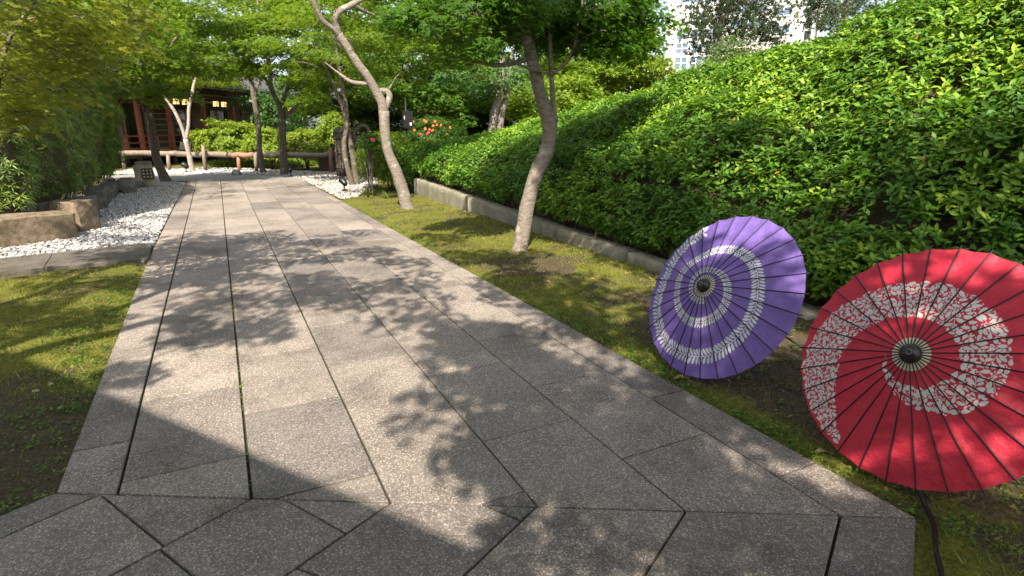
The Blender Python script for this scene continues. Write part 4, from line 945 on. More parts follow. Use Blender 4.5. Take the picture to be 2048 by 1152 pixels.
    pine((1690, 60), 20., [[(1690, 20), (1660, 20), (1630, 25)], [(1692, -10), (1660, -20), (1640, -10)]],
         [(1650, 8, 34), (1635, 38, 26), (1675, 25, 34), (1625, -5, 26), (1700, 5, 34), (1690, 40, 26), (1650, 50, 16), (1720, -10, 40), (1740, 20, 30)], 'dark pine beyond the highest part of the hedge')
    # low maple shrubs before the veranda
    def shrub(px0, px1, py0, py1, Y, label, leaf='maple_leaf_lime', tone=.6, npad=40, size=.10, group=None, padr=.3, name='maple_shrub', tpl=MAPLE5, flowers=None, bottom=.05):
        a = aty(px0, py1, Y); c = aty(px1, py0, Y); w = (c[0]-a[0])/2; top = c[2]; x = (a[0]+c[0])/2
        t = Tree(name, (x, Y, 0), label, 'bark_dark', group, cat='shrub')
        for i in range(5):
            q = rng.normal()*w*.4; t.limb([(x+q*.2, Y+rng.normal()*.1, -.03), (x+q*.6, Y, top*.4), (x+q, Y+rng.normal()*.2, top*.75)], [.03, .02, .01], 5)
        zc = max(bottom, a[2])
        hz = (top-zc)/2; cc = np.array([x, Y, zc+hz*.75]); rd = np.array([w, min(w, .9), hz*1.2])
        for k in range(int(npad*1.5)):
            q = unit(rng.normal(size=3)); q[2] = abs(q[2])*1.1-.35; q = unit(q); q[1] = -abs(q[1]) if rng.random() < .7 else q[1]
            lump = 1+.16*noise.noise(Vector(q*2.6+np.array([x, Y, 0.]))); c = cc+q*rd*lump*rng.uniform(.82, 1.); m_ = 95; o_ = rng.normal(size=(m_, 3))*padr*.42*np.array([1, 1, .55])
            p = c+o_; nr = unit(q*.75+np.array([0, 0, .75]))
            t.P.append(p); t.X.append(rv(m_)+q*.6-np.array([0, 0, .35])); t.Z.append(nr+rv(m_)*.55); t.S.append(rng.uniform(.65, 1.1, m_)*size); t.R.append(np.clip(tone+rng.normal(size=m_)*.16+.25*noise.noise(Vector(c*1.2)), 0, 1))
            t.tw.tube([cc*np.array([1, 1, .5]), (cc+c)/2-np.array([0, 0, .1]), c], [.012, .008, .004], 4, False)
        t.finish(leaf, tpl)
        return t
    shrub(395, 520, 236, 325, 28.8, 'rounded lime-green maple shrub nearest the veranda post', npad=60)
    shrub(495, 575, 252, 325, 27.6, 'lime-green maple shrub between the two dark maple trunks', npad=46)
    shrub(565, 655, 258, 330, 26.4, 'yellowish maple shrub right of the stout grey maple', npad=46, tone=.65)
    shrub(640, 690, 225, 300, 26.5, 'pale yellow-green shrub at the right end of the house', npad=30, tone=.6)
    shrub(420, 655, 318, 345, 29.5, 'low trailing greenery under the log rail', npad=40, tone=.45, size=.1)
    shrub(725, 830, 262, 375, 16.8, 'bright green layered maple shrub between the pale maple and brushwood screen', 'maple_leaf', .6, 56, .075, padr=.3)
    shrub(800, 905, 300, 385, 15.8, 'dark layered maple shrub behind the wall end', 'maple_leaf_deep', .6, 46, .075, padr=.3)
    az = shrub(800, 930, 236, 330, 18.5, 'azalea bush dotted with orange-red blooms behind the wall end', 'maple_leaf_deep', .5, 50, .07, padr=.32, name='azalea_bush')
    # blooms: five-petalled flowers
    fl = []
    for nm, m, spots in (('flower', 'orange_flower', [(845, 240), (852, 246), (858, 243), (862, 252), (850, 256), (866, 246), (905, 251), (900, 256), (880, 247), (888, 254), (824, 243), (823, 250), (872, 258), (840, 262)]), ('flower', 'red_flower', [(852, 265), (846, 266), (858, 268), (857, 284), (861, 281)])):
        for (x, y) in spots:
            c = aty(x+rng.normal()*6, y+rng.normal()*4, 17.6); a = np.arange(5)*1.2566+rng.random(); c = c+rng.normal(size=3)*np.array([.05, .05, .05]); d = np.stack([np.cos(a), np.zeros(5), np.sin(a)], 1)+rng.normal(size=3)*.25
            me = leafmesh('flower', (OVAL[0]*np.array([1, 1.3, 1]), OVAL[1]), np.repeat(c[None], 5, 0), d, np.repeat(np.array([[-.3, -1, .3]]), 5, 0)+rv(5)*.2, np.full(5, .05), rng.random(5)); link('flower', me, m, az.root)
    rb = shrub(722, 752, 270, 300, 15.6, 'small camellia sprig with one red bloom beside the pale maple', 'maple_leaf_deep', .55, 8, .07, padr=.2, name='flowering_shrub')
    c = aty(746, 279, 15.1); a = np.arange(7)*.9; link('flower', leafmesh('flower', (OVAL[0]*np.array([1, 1.4, 1]), OVAL[1]), np.repeat(c[None], 7, 0), np.stack([np.cos(a), np.zeros(7), np.sin(a)], 1), np.repeat(np.array([[-.3, -1, .3]]), 7, 0)+rv(7)*.4, np.full(7, .065), rng.random(7)), 'red_flower', rb.root)
    # ground-hugging greens left of the wall end
    def tuft(px, py, Yoff, n, L, label, name='grass_tuft', group=None):
        g = gnd(px, py); root = empty(name, tuple(g), label, 'plant', group)
        for i in range(n):
            a = rng.random()*6.28; l = L*rng.uniform(.6, 1.1); d = np.array([math.cos(a), math.sin(a), 0]); w = l*.035
            s = np.array([-d[1], d[0], 0])*w; pts = [g+d*l*t*.55+np.array([0, 0, l*(t-.55*t*t)*1.1]) for t in (0, .35, .7, 1.)]
            v = []
            for j, p in enumerate(pts): k = [1, 1.2, .8, .05][j]; v += [p-s*k, p+s*k]
            me = npmesh('blade', np.array(v)-0, np.array([(0, 1, 3, 2), (2, 3, 5, 4), (4, 5, 7, 6)]), np.full(8, rng.random()))
            link('blade', me, 'tall_grass', root)
    tuft(737, 396, 0, 11, .45, 'bright tuft of broad grass blades beside the stone chips'); tuft(775, 398, 0, 10, .4, 'tuft of arching grass left of the pale maple foot'); tuft(808, 392, 0, 8, .38, 'grass clump directly behind the pale maple foot')
    tuft(850, 388, 0, 8, .35, 'grass clump at the corner of the wall end')
backwood()

# ------------------------------------------------------------------ tall grass growing out of the hedge
def hedge_grass():
    spots = [(1275, 165, 10.5, .8), (1255, 170, 11, .7), (1300, 165, 10, .6), (1225, 185, 11.5, .6), (1540, 105, 6.6, .5), (1580, 95, 6.2, .65), (1650, 90, 5.6, .6), (1170, 200, 12, .7), (1400, 140, 8.4, .45), (1730, 70, 5., .6), (1770, 60, 4.7, .5), (1840, 110, 4.1, .5), (1965, 280, 3.3, .35), (1355, 395, 6.4, .3), (1700, 330, 4.3, .4)]
    for (px, py, Y, L) in spots:
        u = 1.9
        best = min(np.linspace(.6, 2.1, 60), key=lambda u_: abs((lambda p: CX+FPX*((p-np.array([0, 0, CAMH]))@R)/((p-np.array([0, 0, CAMH]))@F))(hedge_pt(u_, Y))-px))
        b = hedge_pt(best, Y); root = empty('tall_grass', tuple(b), 'thin tall grass with long narrow blades growing out of the camellia hedge', 'grass', 'grass stalks in the hedge')
        tip = b+np.array([rng.normal()*.08, rng.normal()*.06, L])
        MB().tube(crom([b-np.array([0, 0, .2]), (b+tip)/2+rng.normal(size=3)*.02, tip], 4), [.004]*8+[.002], 4, False).build('stalk', 'tall_grass', root)
        for i in range(5):
            p = b+(tip-b)*(.35+.15*i); a = rng.random()*6.28; d = np.array([math.cos(a), math.sin(a), 0]); l = rng.uniform(.16, .28); s = np.array([-d[1], d[0], 0])*.009; v = []
            for j, tt in enumerate((0, .35, .7, 1.)):
                q = p+d*l*tt*.8+np.array([0, 0, l*(.7*tt-.6*tt*tt)]); k = [.4, 1.1, .8, .05][j]; v += [q-s*k, q+s*k]
            link('blade', npmesh('blade', np.array(v), np.array([(0, 1, 3, 2), (2, 3, 5, 4), (4, 5, 7, 6)]), np.full(8, rng.random())), 'tall_grass', root)
hedge_grass()

# ------------------------------------------------------------------ paper umbrellas
def umbrella(C, th, ph, Rr, hc, nrib, paper, label, pattern, phase=0.):
    n = np.array([math.cos(ph)*math.cos(th), math.cos(ph)*math.sin(th), math.sin(ph)])
    u = unit(np.cross([0, 0, 1.], n)); v = np.cross(n, u); C = np.array(C)
    root = empty('paper_umbrella', (0, 0, 0), label, 'umbrella')
    root.matrix_basis = Matrix(((u[0], v[0], n[0], C[0]), (u[1], v[1], n[1], C[1]), (u[2], v[2], n[2], C[2]), (0, 0, 0, 1)))
    da = 2*math.pi/nrib
    def S(a, r, off=0., sag=True):         # local surface, r from 0 to 1
        fr = ((a-phase)/da) % 1.; sg = math.sin(math.pi*fr) if sag else 0.
        rr = r*(1-.011*sg*max(0, r-.55)/.45) if sag else r
        z = hc*(1-r**1.12)-.016*Rr*sg*r+off
        if sag: z += sg*r*(.007*noise.noise(Vector((math.cos(a)*5, math.sin(a)*5, r*2.2+C[1])))+.0035*noise.noise(Vector((math.cos(a)*17, math.sin(a)*17, r*3.+C[1]))))
        return (Rr*rr*math.cos(a), Rr*rr*math.sin(a), z)
    # canopy paper
    rs = [.045, .1, .2, .3, .4, .5, .6, .7, .8, .9, 1.]; sub = 8; na = nrib*sub; mb = MB()
    for r in rs:
        for k in range(na):
            a = phase+da*k/sub; x, y, z = S(a, r)
            w = 0.
            mb.v.append((x, y, z+w))
    for i in range(len(rs)-1):
        for k in range(na): mb.f.append((i*na+k, (i+1)*na+k, (i+1)*na+(k+1) % na, i*na+(k+1) % na))
    child('canopy', mb.mesh('canopy', True), paper, root)
    # ribs under black folds, one mesh turned about the axis
    rb = MB(); prof = [.05, .2, .4, .6, .8, 1., 1.035]
    pts = [S(phase, r, .0025, False) for r in prof]; ca, sa = math.cos(phase), math.sin(phase)
    pts = [(x*ca+y*sa, 0, z) for x, y, z in pts]
    rb.tube(pts, [.0026, .003, .0033, .0036, .0036, .0034, .003], 6)
    rm = rb.mesh('rib', True); rm.materials.append(MATS['rib_black'])
    for k in range(nrib):
        o = child('rib', rm, None, root); o.rotation_euler = (0, 0, phase+da*k)
    # struts folding up beneath to the runner
    sm = MB().tube([(Rr*.55, 0, hc*.43-.012), (Rr*.3, 0, hc*.1), (.02, 0, -hc*.55)], [.003, .003, .003], 5).mesh('strut'); sm.materials.append(MATS['cream_bar'])
    for k in range(nrib):
        o = child('strut', sm, None, root); o.rotation_euler = (0, 0, phase+da*k)
    # cream ring, lacquered head and shaft
    ring = MB(); nr = nrib*4
    for r in (.05, .135):
        for k in range(nr): ring.v.append(S(phase+2*math.pi*k/nr, r, .0022))
    ring.f = [(k, nr+k, nr+(k+1) % nr, (k+1) % nr) for k in range(nr)]
    child('collar', ring.mesh('collar', True), 'cream_paper', root)
    hd = MB().lathe([(.046, hc-.022), (.050, hc-.010), (.047, hc+.004), (.040, hc+.018), (.030, hc+.030), (.018, hc+.037), (.006, hc+.040)], 22)
    head = child('head', hd.mesh('head', True), 'lacquer_black', root)
    child('loop', MB().tube([(.012*math.cos(a)+.012, .012*math.sin(a), hc+.042+.006*math.sin(a)) for a in np.linspace(0, 6.283, 14)], .0022, 5).mesh('loop', True), 'grey_metal', head)
    child('runner', MB().lathe([(.020, -hc*.55-.03), (.022, -hc*.55-.02), (.022, -hc*.55+.02), (.016, -hc*.55+.03)], 14).mesh('runner', True), 'lacquer_black', root)
    child('shaft', MB().tube([(0, 0, hc), (0, 0, -.35), (0, 0, -.72)], [.0085, .0085, .0095], 10).mesh('shaft', True), 'lacquer_black', root)
    # printed pattern lying on the paper
    def unproj(px, py):
        r = ray(px, py); o = np.array([0, 0, CAMH]); h = hc*.4
        for _ in range(12):
            t = ((C+n*h-o)@n)/(r@n); p = o+r*t-C; x, y = p@u, p@v; rr = min(1., math.hypot(x, y)/Rr); h = hc*(1-rr**1.12)
        return np.array([x, y])
    pm = MB()
    def lay(poly):
        b = len(pm.v); c = np.mean(poly, 0); ok = True; vs = []
        for q in [c]+list(poly):
            r = math.hypot(*q)/Rr
            if r < .14 or r > 1.2: return
            vs.append(S(math.atan2(q[1], q[0]), min(r, .988), .0021))
        k = len(poly); pm.v += vs; pm.f += [(b, b+1+i, b+1+(i+1) % k) for i in range(k)]
    def leaf(p, d, l, w, bend=.0):
        d = d/np.linalg.norm(d); s = np.array([-d[1], d[0]]); o = []
        for t, h in ((0, .12), (.2, .55), (.45, .95), (.7, 1.), (.9, .72), (1., .25)): o.append(p+d*l*t+s*(w*h*.5+bend*l*t*t))
        for t, h in ((1., -.25), (.9, -.72), (.7, -1.), (.45, -.95), (.2, -.55), (0, -.12)): o.append(p+d*l*t+s*(w*h*.5+bend*l*t*t))
        lay(o)
    pattern(unproj, lay, leaf, Rr)
    me = pm.mesh('pattern'); child('printed_pattern', me, 'white_print', root)
    # low wire stand that the shaft is tied to
    end = C-n*.66
    st = empty('umbrella_stand', (end[0], end[1], 0), 'black wire stand carrying the '+('purple' if paper.startswith('p') else 'red')+' paper umbrella', 'stand')
    for dx, dy in ((.22, .42), (.22, -.42), (-.12, .05)):
        f = np.array([end[0]+dx, end[1]+dy, .012]); MB().tube([end+np.array([0, 0, .0]), (end+f)/2, f], .008, 7).build('leg', 'black_metal', st, True)
    MB().tube([end-n*.03, end+n*.10], .016, 10).build('clamp', 'black_metal', st, True)
    return root
def pat_purple(unproj, lay, leaf, Rr):
    c = [(410, 140), (345, 180), (300, 215), (215, 320), (165, 420), (125, 520), (105, 620), (112, 710), (150, 830), (230, 900), (320, 935), (400, 938), (480, 918), (560, 868), (640, 795), (700, 710), (738, 620), (755, 520), (752, 420), (730, 350), (690, 300), (625, 265), (560, 252), (490, 258), (420, 285), (350, 325), (290, 375), (255, 430), (238, 500), (235, 570), (252, 640), (300, 700), (370, 722), (435, 706), (500, 665), (545, 600), (560, 530), (555, 470), (530, 420), (490, 393), (440, 382), (400, 388), (362, 412), (335, 450), (325, 500), (337, 552), (372, 580), (420, 582)]
    P = [unproj(1280+x/3.2, 420+y/3.2) for x, y in c]; Q = np.array(crom([(*p, 0) for p in P], 14))[:, :2]
    s = np.r_[0, np.cumsum(np.hypot(*np.diff(Q, axis=0).T))]
    def at(t): return np.array([np.interp(t, s, Q[:, 0]), np.interp(t, s, Q[:, 1])])
    t = .0; k = 0
    while t < s[-1]:
        p = at(t); d = unit(at(t+.004)-at(t-.004)); r = math.hypot(*p); nn = np.array([-d[1], d[0]])
        L = .0105+.092*r; 
        for sg in (1, -1):
            dd = -d*.62+nn*sg*.8; leaf(p+nn*sg*.0030+d*(.25*L if sg > 0 else 0), dd, L*(1.0+.06*math.sin(k*2.1)), L*.37, sg*-.16)
        t += L*.53; k += 1
    w = lambda q: .0014+.0022*math.hypot(*q)/Rr
    for i in range(0, len(Q)-1):
        a, b = Q[i], Q[i+1]; d = b-a; l = np.linalg.norm(d)
        if l < 1e-5: continue
        nn = np.array([-d[1], d[0]])/l; lay([a-nn*w(a)-d*.05, b-nn*w(b)+d*.05, b+nn*w(b)+d*.05, a+nn*w(a)-d*.05])
def pat_red(unproj, lay, leaf, Rr):
    out = [(195, 918), (130, 850), (75, 770), (45, 690), (30, 620), (28, 560), (45, 490), (80, 420), (130, 350), (200, 290), (290, 245), (370, 215), (450, 190), (530, 182), (610, 185), (680, 195), (760, 225), (830, 265), (890, 315), (940, 380), (965, 450), (968, 540), (950, 610), (910, 670), (860, 720), (800, 755), (730, 775), (650, 778), (570, 760), (500, 735), (450, 695), (415, 655), (395, 610), (388, 560), (400, 505)]
    inn = [(407, 510), (405, 560), (420, 590), (460, 630), (520, 650), (580, 655), (640, 630), (690, 600), (740, 570), (722, 520), (725, 480), (700, 430), (650, 385), (600, 360), (540, 345), (480, 345), (420, 345), (360, 370), (300, 400), (250, 450), (215, 490), (200, 530), (185, 600), (175, 680), (178, 740), (182, 800), (197, 918)]
    poly = np.array([unproj(1590+x/2.216, 480+y/2.216) for x, y in out+inn])
    lo, hi = poly.min(0), poly.max(0); pts = []; rr = random.Random(3)
    # sprigs: short curved stems with opposed leaves, then single leaves and dots in the gaps
    used = []; cell = {}
    def free(p, r):
        i, j = int(p[0]//.02), int(p[1]//.02)
        for a in (-2, -1, 0, 1, 2):
            for b in (-2, -1, 0, 1, 2):
                for q, rq in cell.get((i+a, j+b), ()):
                    if math.hypot(p[0]-q[0], p[1]-q[1]) < r+rq: return False
        return True
    def mark(p, r): cell.setdefault((int(p[0]//.02), int(p[1]//.02)), []).append((p, r))
    G = 500; gx, gy = np.meshgrid(np.linspace(lo[0], hi[0], G), np.linspace(lo[1], hi[1], G)); mask = inpoly(gx, gy, poly)
    def inside(p):
        i, j = int((p[0]-lo[0])/(hi[0]-lo[0])*(G-1)+.5), int((p[1]-lo[1])/(hi[1]-lo[1])*(G-1)+.5)
        return 0 <= i < G and 0 <= j < G and bool(mask[j, i])
    def try_leaf(p, d, l, w):
        d = np.array(d)/math.hypot(*d); pts_ = [np.array(p)+d*l*t for t in (.2, .5, .8)]
        if not (inside(p) and inside(pts_[1]) and inside(np.array(p)+d*l*.98)): return False
        if not all(free(q, w*.37) for q in pts_): return False
        leaf(np.array(p), d, l, w, rr.uniform(-.12, .12))
        for q in pts_: mark(q, w*.40)
        return True
    for _ in range(420):
        p = np.array([rr.uniform(lo[0], hi[0]), rr.uniform(lo[1], hi[1])])
        if not inside(p) or not free(p, .008): continue
        a = rr.uniform(0, 6.283); turn = rr.uniform(-14, 14); q = p.copy(); stem = [q.copy()]
        for k in range(rr.randint(3, 6)):
            d = np.array([math.cos(a), math.sin(a)]); 
            for sg in (1, -1):
                b = a+sg*rr.uniform(.7, 1.0); l = rr.uniform(.026, .042); try_leaf(q+.004*np.array([math.cos(b), math.sin(b)]), (math.cos(b), math.sin(b)), l, l*rr.uniform(.42, .55))
            q = q+d*.014; a += turn*.014; stem.append(q.copy())
            if not inside(q): break
        try_leaf(q, (math.cos(a), math.sin(a)), .026, .013)
        for s0, s1 in zip(stem[:-1], stem[1:]):
            d = s1-s0; nn = np.array([-d[1], d[0]])/np.linalg.norm(d)*.0013
            if inside(s1): lay([s0-nn, s1-nn, s1+nn, s0+nn]); mark((s0+s1)/2, .002)
    for l0, l1, n in ((.030, .042, 7000), (.018, .028, 9000), (.009, .016, 12000)):
        for _ in range(n):
            p = np.array([rr.uniform(lo[0], hi[0]), rr.uniform(lo[1], hi[1])]); a = rr.uniform(0, 6.283); l = rr.uniform(l0, l1)
            try_leaf(p, (math.cos(a), math.sin(a)), l, l*rr.uniform(.45, .6))
umbrella((3.041, 2.84, .563), 3.186, .514, .612, .188, 28, 'purple_paper', 'purple paper umbrella with a white leaf-garland spiral, resting open on the moss', pat_purple, .05)
umbrella((3.019, 1.466, .571), 3.195, .488, .614, .178, 30, 'red_paper', 'red paper umbrella with a broad white floral crescent, resting open on the moss', pat_red, .0)

# ------------------------------------------------------------------ cable and litter by the umbrellas
def litter():
    P = [gnd(1838, 978, .02), gnd(1850, 1010, .012), gnd(1868, 1050, .012), gnd(1872, 1100, .012), gnd(1884, 1152, .012), gnd(1890, 1230, .012)]
    tag(MB().tube(crom(P, 5), .011, 8).build('power_cable', 'black_metal', None, True), 'black power cable lying on the soil below the red umbrella', 'cable')
    P = [gnd(1500, 728, .02), gnd(1535, 760, .012), gnd(1570, 778, .012), gnd(1608, 790, .012), gnd(1660, 800, .012)]
    tag(MB().tube(crom(P, 5), .008, 8).build('power_cable', 'black_metal', None, True), 'thin black cable on the soil between the two umbrellas', 'cable')
    big = [(1645, 905, .085, 'curled tan dead leaf beside the red umbrella rim'), (1366, 757, .12, 'long brown dead leaf under the purple umbrella rim'), (2015, 966, .09, 'pale dead leaf right of the red umbrella foot')]
    spots = [(x, y, s, l) for x, y, s, l in big]+[(random.uniform(900, 1300), 0, .05, None) for _ in range(14)]
    for x, y, s, lab in spots:
        if lab: c = gnd(x, y)
        else:
            Yy = random.uniform(1.6, 12.5); c = np.array([random.uniform(2.8, 4.3), Yy, 0])
        c[2] = lz(c[0], c[1], 1)+.012; a = random.uniform(0, 6.28)
        if lab: a = math.atan2(-.3, 1)
        v = []; 
        for i, t in enumerate(np.linspace(0, 1, 7)):
            w = .2*math.sin(math.pi*min(1, t*1.02+.02))**.8; z = .12*math.sin(t*3.1)+random.uniform(-.03, .03)
            v += [((t-.5)*s*2*.6, -w*s, z*s+.25*w*s), ((t-.5)*s*2*.6, 0, z*s), ((t-.5)*s*2*.6, w*s, z*s+.3*w*s)]
        f = [(i*3+j, i*3+3+j, i*3+4+j, i*3+1+j) for i in range(6) for j in (0, 1)]
        o = MB().add(v, f).build('fallen_leaf', 'dead_leaf', None, True); o.location = c; o.rotation_euler = (random.gauss(0, .15), random.gauss(0, .15), a)
        if lab: tag(o, lab, 'leaf')
        else: tag(o, 'small brown dead leaf lying on the mossy grass strip', 'leaf', 'dead leaves on the grass strip')
    for i, (x, y, s, lab) in enumerate([(72, 787, .045, 'small pale stone on the bare soil of the left lawn'), (103, 772, .04, 'grey pebble lying farther back on the left lawn'), (122, 819, .03, 'tiny pale stone near the left edge of the slabs')]):
        c = gnd(x, y); rock('loose_stone', (c[0], c[1], .012), (s, s*.8, s*.6), i, 'sandstone', lab, amp=.1, seed=30+i, boxy=.3)
litter()
def leaf_litter():
    n = 900; y = rng.uniform(-.5, 13.8, n); top = rng.random(n) < .6
    x = np.array([wall_x(q) for q in y])+np.where(top, rng.uniform(.06, .5, n), -np.abs(rng.normal(0, .22, n))-.01)
    z = np.where(top, np.array([wall_top(q) for q in y])+.012, np.array([lz(a, q, 1) for a, q in zip(x, y)])+.008)
    k = rng.integers(0, n, 160); x[k] = rng.uniform(2.75, 4.2, 160); z[k] = [lz(a, q, 1)+.008 for a, q in zip(x[k], y[k])]
    P = np.stack([x, y, z], 1)
    tag(link('leaf_litter', leafmesh('leaf_litter', CAM2, P, rv(n)*np.array([1, 1, .25]), np.array([0, 0, 1.])+rv(n)*.5, rng.uniform(.025, .065, n), rng.random(n)), 'dead_leaf'), 'brown leaf litter along the foot and top of the granite wall', 'leaf litter', kind='stuff')
leaf_litter()

# ------------------------------------------------------------------ lantern stone
def lantern_stone():
    b = gnd(296, 374); Y = b[1]; m = pxm(Y, 296)
    root = empty('stone_lantern', (b[0], Y, 0), 'squat pale stone lantern block with a square iron grille of nine holes', 'lantern')
    rot = Matrix.Rotation(RD(-10), 3, 'Z')
    def put(name, mb, mt): 
        o = link(name, mb.mesh(name), mt); o.parent = root; o.rotation_euler = (0, 0, RD(6)); return o
    w, h, d = .52, .68, .36
    bm = bmesh.new(); bmesh.ops.create_cube(bm, size=1.); bmesh.ops.subdivide_edges(bm, edges=bm.edges[:], cuts=6, use_grid_fill=True)
    for v in bm.verts:
        p = v.co; t = p.z+.5; q = Vector((p.x*(w*(1-.09*t))-.06*t, p.y*d*(1-.1*t), t*h-.03+.05*p.x))
        v.co = q*(1+.03*noise.noise(q*4))
    me = bpy.data.meshes.new('block'); bm.to_mesh(me); bm.free(); o = link('block', me, 'sandstone'); o.parent = root; o.rotation_euler = (0, 0, RD(6))
    cap = MB(); bm = bmesh.new(); bmesh.ops.create_cube(bm, size=1.); bmesh.ops.bevel(bm, geom=bm.edges[:], offset=.06, segments=2, affect='EDGES')
    for v in bm.verts: v.co = Vector((v.co.x*.40-.02, v.co.y*.36, v.co.z*.10+h+.015))
    me = bpy.data.meshes.new('cap'); bm.to_mesh(me); bm.free(); o = link('cap', me, 'granite'); o.parent = root
    g = MB(); gx, gz, s = .04, .40, .27; y = -d/2-.006
    g.box((gx, y+.010, gz), (s, .02, s)); grille = put('grille_back', g, 'lacquer_black')
    fr = MB(); cell = s/3
    for i in range(4):
        e = -s/2+i*cell; wd_ = .03
        fr.box((gx+e, y-.012, gz), (wd_, .02, s+wd_)); fr.box((gx, y-.0145, gz+e), (s+wd_, .02, wd_))
    put('grille', fr, 'dark_wood')
    for i in range(3):
        for j in range(3): put('pane', MB().box((gx-s/2+cell*(i+.5), y-.002, gz-s/2+cell*(j+.5)), (.05, .006, .05)), 'cream_paper')
lantern_stone()

# ------------------------------------------------------------------ log rail
def rail():
    A = np.array([-4.2, 29.9]); B = np.array([4.15, 23.9]); d = unit(B-A)
    def at_px(px):     # point of the rail line under a photo column
        r = ray(px, 300); lo, hi = 0., 1.
        for _ in range(40):
            t = (lo+hi)/2; p = A+(B-A)*t
            if p[0]/p[1] < r[0]/r[1]: lo = t
            else: hi = t
        return A+(B-A)*t
    root = empty('log_rail', (*at_px(475), 0), 'low rail of round grey logs tied to short posts across the path end', 'fence')
    z = .64; r = .108
    for p0, p1, m, dz in ((210, 352, 'log_wood', .03), (353, 462, 'log_wood', .0), (463, 505, 'red_log', -.02), (506, 668, 'log_wood', -.0)):
        a, b = at_px(p0), at_px(p1); n = 8
        pts = [(*(a+(b-a)*i/n), z+dz+.015*math.sin(i*1.3+p0)) for i in range(n+1)]
        mb = MB().tube(pts, [r*(1+.07*math.sin(i*2.1+p0)) for i in range(n+1)], 12); mb.build('log', m, root, True)
    for px, h, m in ((412, 1.0, 'log_wood'), (474, .62, 'red_log'), (514, .72, 'log_wood'), (664, .95, 'red_log'), (340, .66, 'log_wood'), (250, .7, 'log_wood')):
        a = at_px(px); off = np.array([-d[1], d[0]])*(-.19 if px != 474 else 0); a = a-np.array([-d[1], d[0]])*.19 if px != 474 else a
        MB().tube([(*a, -.05), (*a, h*.5), (a[0]+.02, a[1], h)], [.075, .07, .068], 10, True, .1).build('post', m, root, True)
        if px in (412, 514, 664):
            c = np.array([*a, z]); k = [(c[0]+.17*math.cos(q)*d[0]*.6-(-d[1])*(-.1)+0, c[1]+.17*math.cos(q)*d[1]*.6, z+.16*math.sin(q)) for q in np.linspace(0, 6.283, 16)]
            MB().tube(k, .022, 6).build('rope_tie', 'palm_tie', root, True)
    # dark wooden utility box at the right end
    a = at_px(655)+np.array([.1, .55]); bx = empty('utility_box', (*a, 0), 'dark brown wooden box behind the right end of the log rail', 'box')
    MB().box((*a, .30), (.75, .4, .56)).build('body', 'dark_wood', bx); MB().box((*a, .60), (.82, .47, .04)).build('lid', 'red_log', bx)
rail()

# ------------------------------------------------------------------ brushwood screen
def screen():
    Y = 21.6; b = aty(688, 338, Y); x0 = aty(676, 300, Y)[0]; root = empty('brushwood_screen', (x0, Y, 0), 'brushwood screen with bundled end post and tied lattice, dark and rustic', 'fence')
    def bundle(px, ytop, r, n, name, m='brush_sticks', yb=348):
        top = aty(px, ytop, Y)[2]; x = aty(px, 300, Y)[0]; mb = MB(); lt = MB()
        for i in range(n):
            a = rng.random()*6.28; q = math.sqrt(rng.random())*r if i > n*.5 else r; xx, yy = x+q*math.cos(a), Y+q*math.sin(a)
            (mb if rng.random() < .6 else lt).tube([(xx, yy, -.03), (xx+rng.normal()*.01, yy, top*.5), (xx+rng.normal()*.015, yy, top*rng.uniform(.94, 1.02))], .013, 5)
        MB().tube([(x, Y, -.03), (x, Y, top*.96)], r*.86, 10).build('core', 'brush_sticks', root, True)
        o = mb.build(name, m, root, True); tag(o, kind='stuff'); tag(lt.build(name, 'brush_light', root, True), kind='stuff')
        for z in (.18, .5, .82):
            MB().tube([(x+(r+.02)*math.cos(q), Y+(r+.02)*math.sin(q), top*z+.02*math.sin(q*2)) for q in np.linspace(0, 6.283, 18)], .014, 5).build('tie', 'palm_tie', root, True)
        MB().lathe([(r*1.05, top*.97), (r*1.1, top*1.0), (r*.8, top*1.06), (r*.3, top*1.09)], 12, None, (x, Y, 0)).build('cap', 'grey_stone', root, True)
    bundle(682, 262, .20, 90, 'stick'); bundle(716, 250, .10, 40, 'stick'); bundle(738, 262, .09, 34, 'stick')
    xa, xb = aty(686, 300, Y)[0], aty(775, 300, Y)[0]; top = aty(700, 268, Y)[2]
    MB().box(((xa+xb)/2, Y+.06, top*.48), (xb-xa, .05, top*.9)).build('backing', 'brush_sticks', root)
    for s in (1, -1):
        for i in range(26):
            x = xa+(xb-xa)*(i-4)/18; p, q = np.array([x, Y-s*.012-.02, .02]), np.array([x+s*.75, Y-s*.012-.02, top*.92])
            def cl(a, b):
                t0, t1 = 0., 1.
                lo, hi = ((xa-a[0])/(b[0]-a[0]), (xb-a[0])/(b[0]-a[0])); lo, hi = min(lo, hi), max(lo, hi); return max(t0, lo), min(t1, hi)
            t0, t1 = cl(p, q)
            if t1-t0 > .1: MB().tube([p+(q-p)*t0, p+(q-p)*t1], .016, 5).build('lattice_strip', 'brush_light' if i % 2 else 'brush_sticks', root, True)
    for z in (.12, .48, .86):
        MB().tube([(xa, Y-.06, top*z), (xb, Y-.06, top*z)], .03, 8).build('cross_bar', 'brush_light', root, True)
    # curved roll on top with black ties
    pts = [aty(716, 290, Y-.12), aty(708, 268, Y-.12), aty(718, 254, Y-.12), aty(730, 252, Y-.12), aty(736, 262, Y-.12), aty(736, 284, Y-.12)]
    MB().tube(crom(pts, 4), .065, 9).build('top_roll', 'bark_dark', root, True)
    for i in (1, 2, 4): c = pts[i]; MB().tube([c+np.array([.1*math.cos(q), -.02, .1*math.sin(q)]) for q in np.linspace(0, 6.283, 14)], .02, 5).build('tie', 'palm_tie', root, True)
screen()

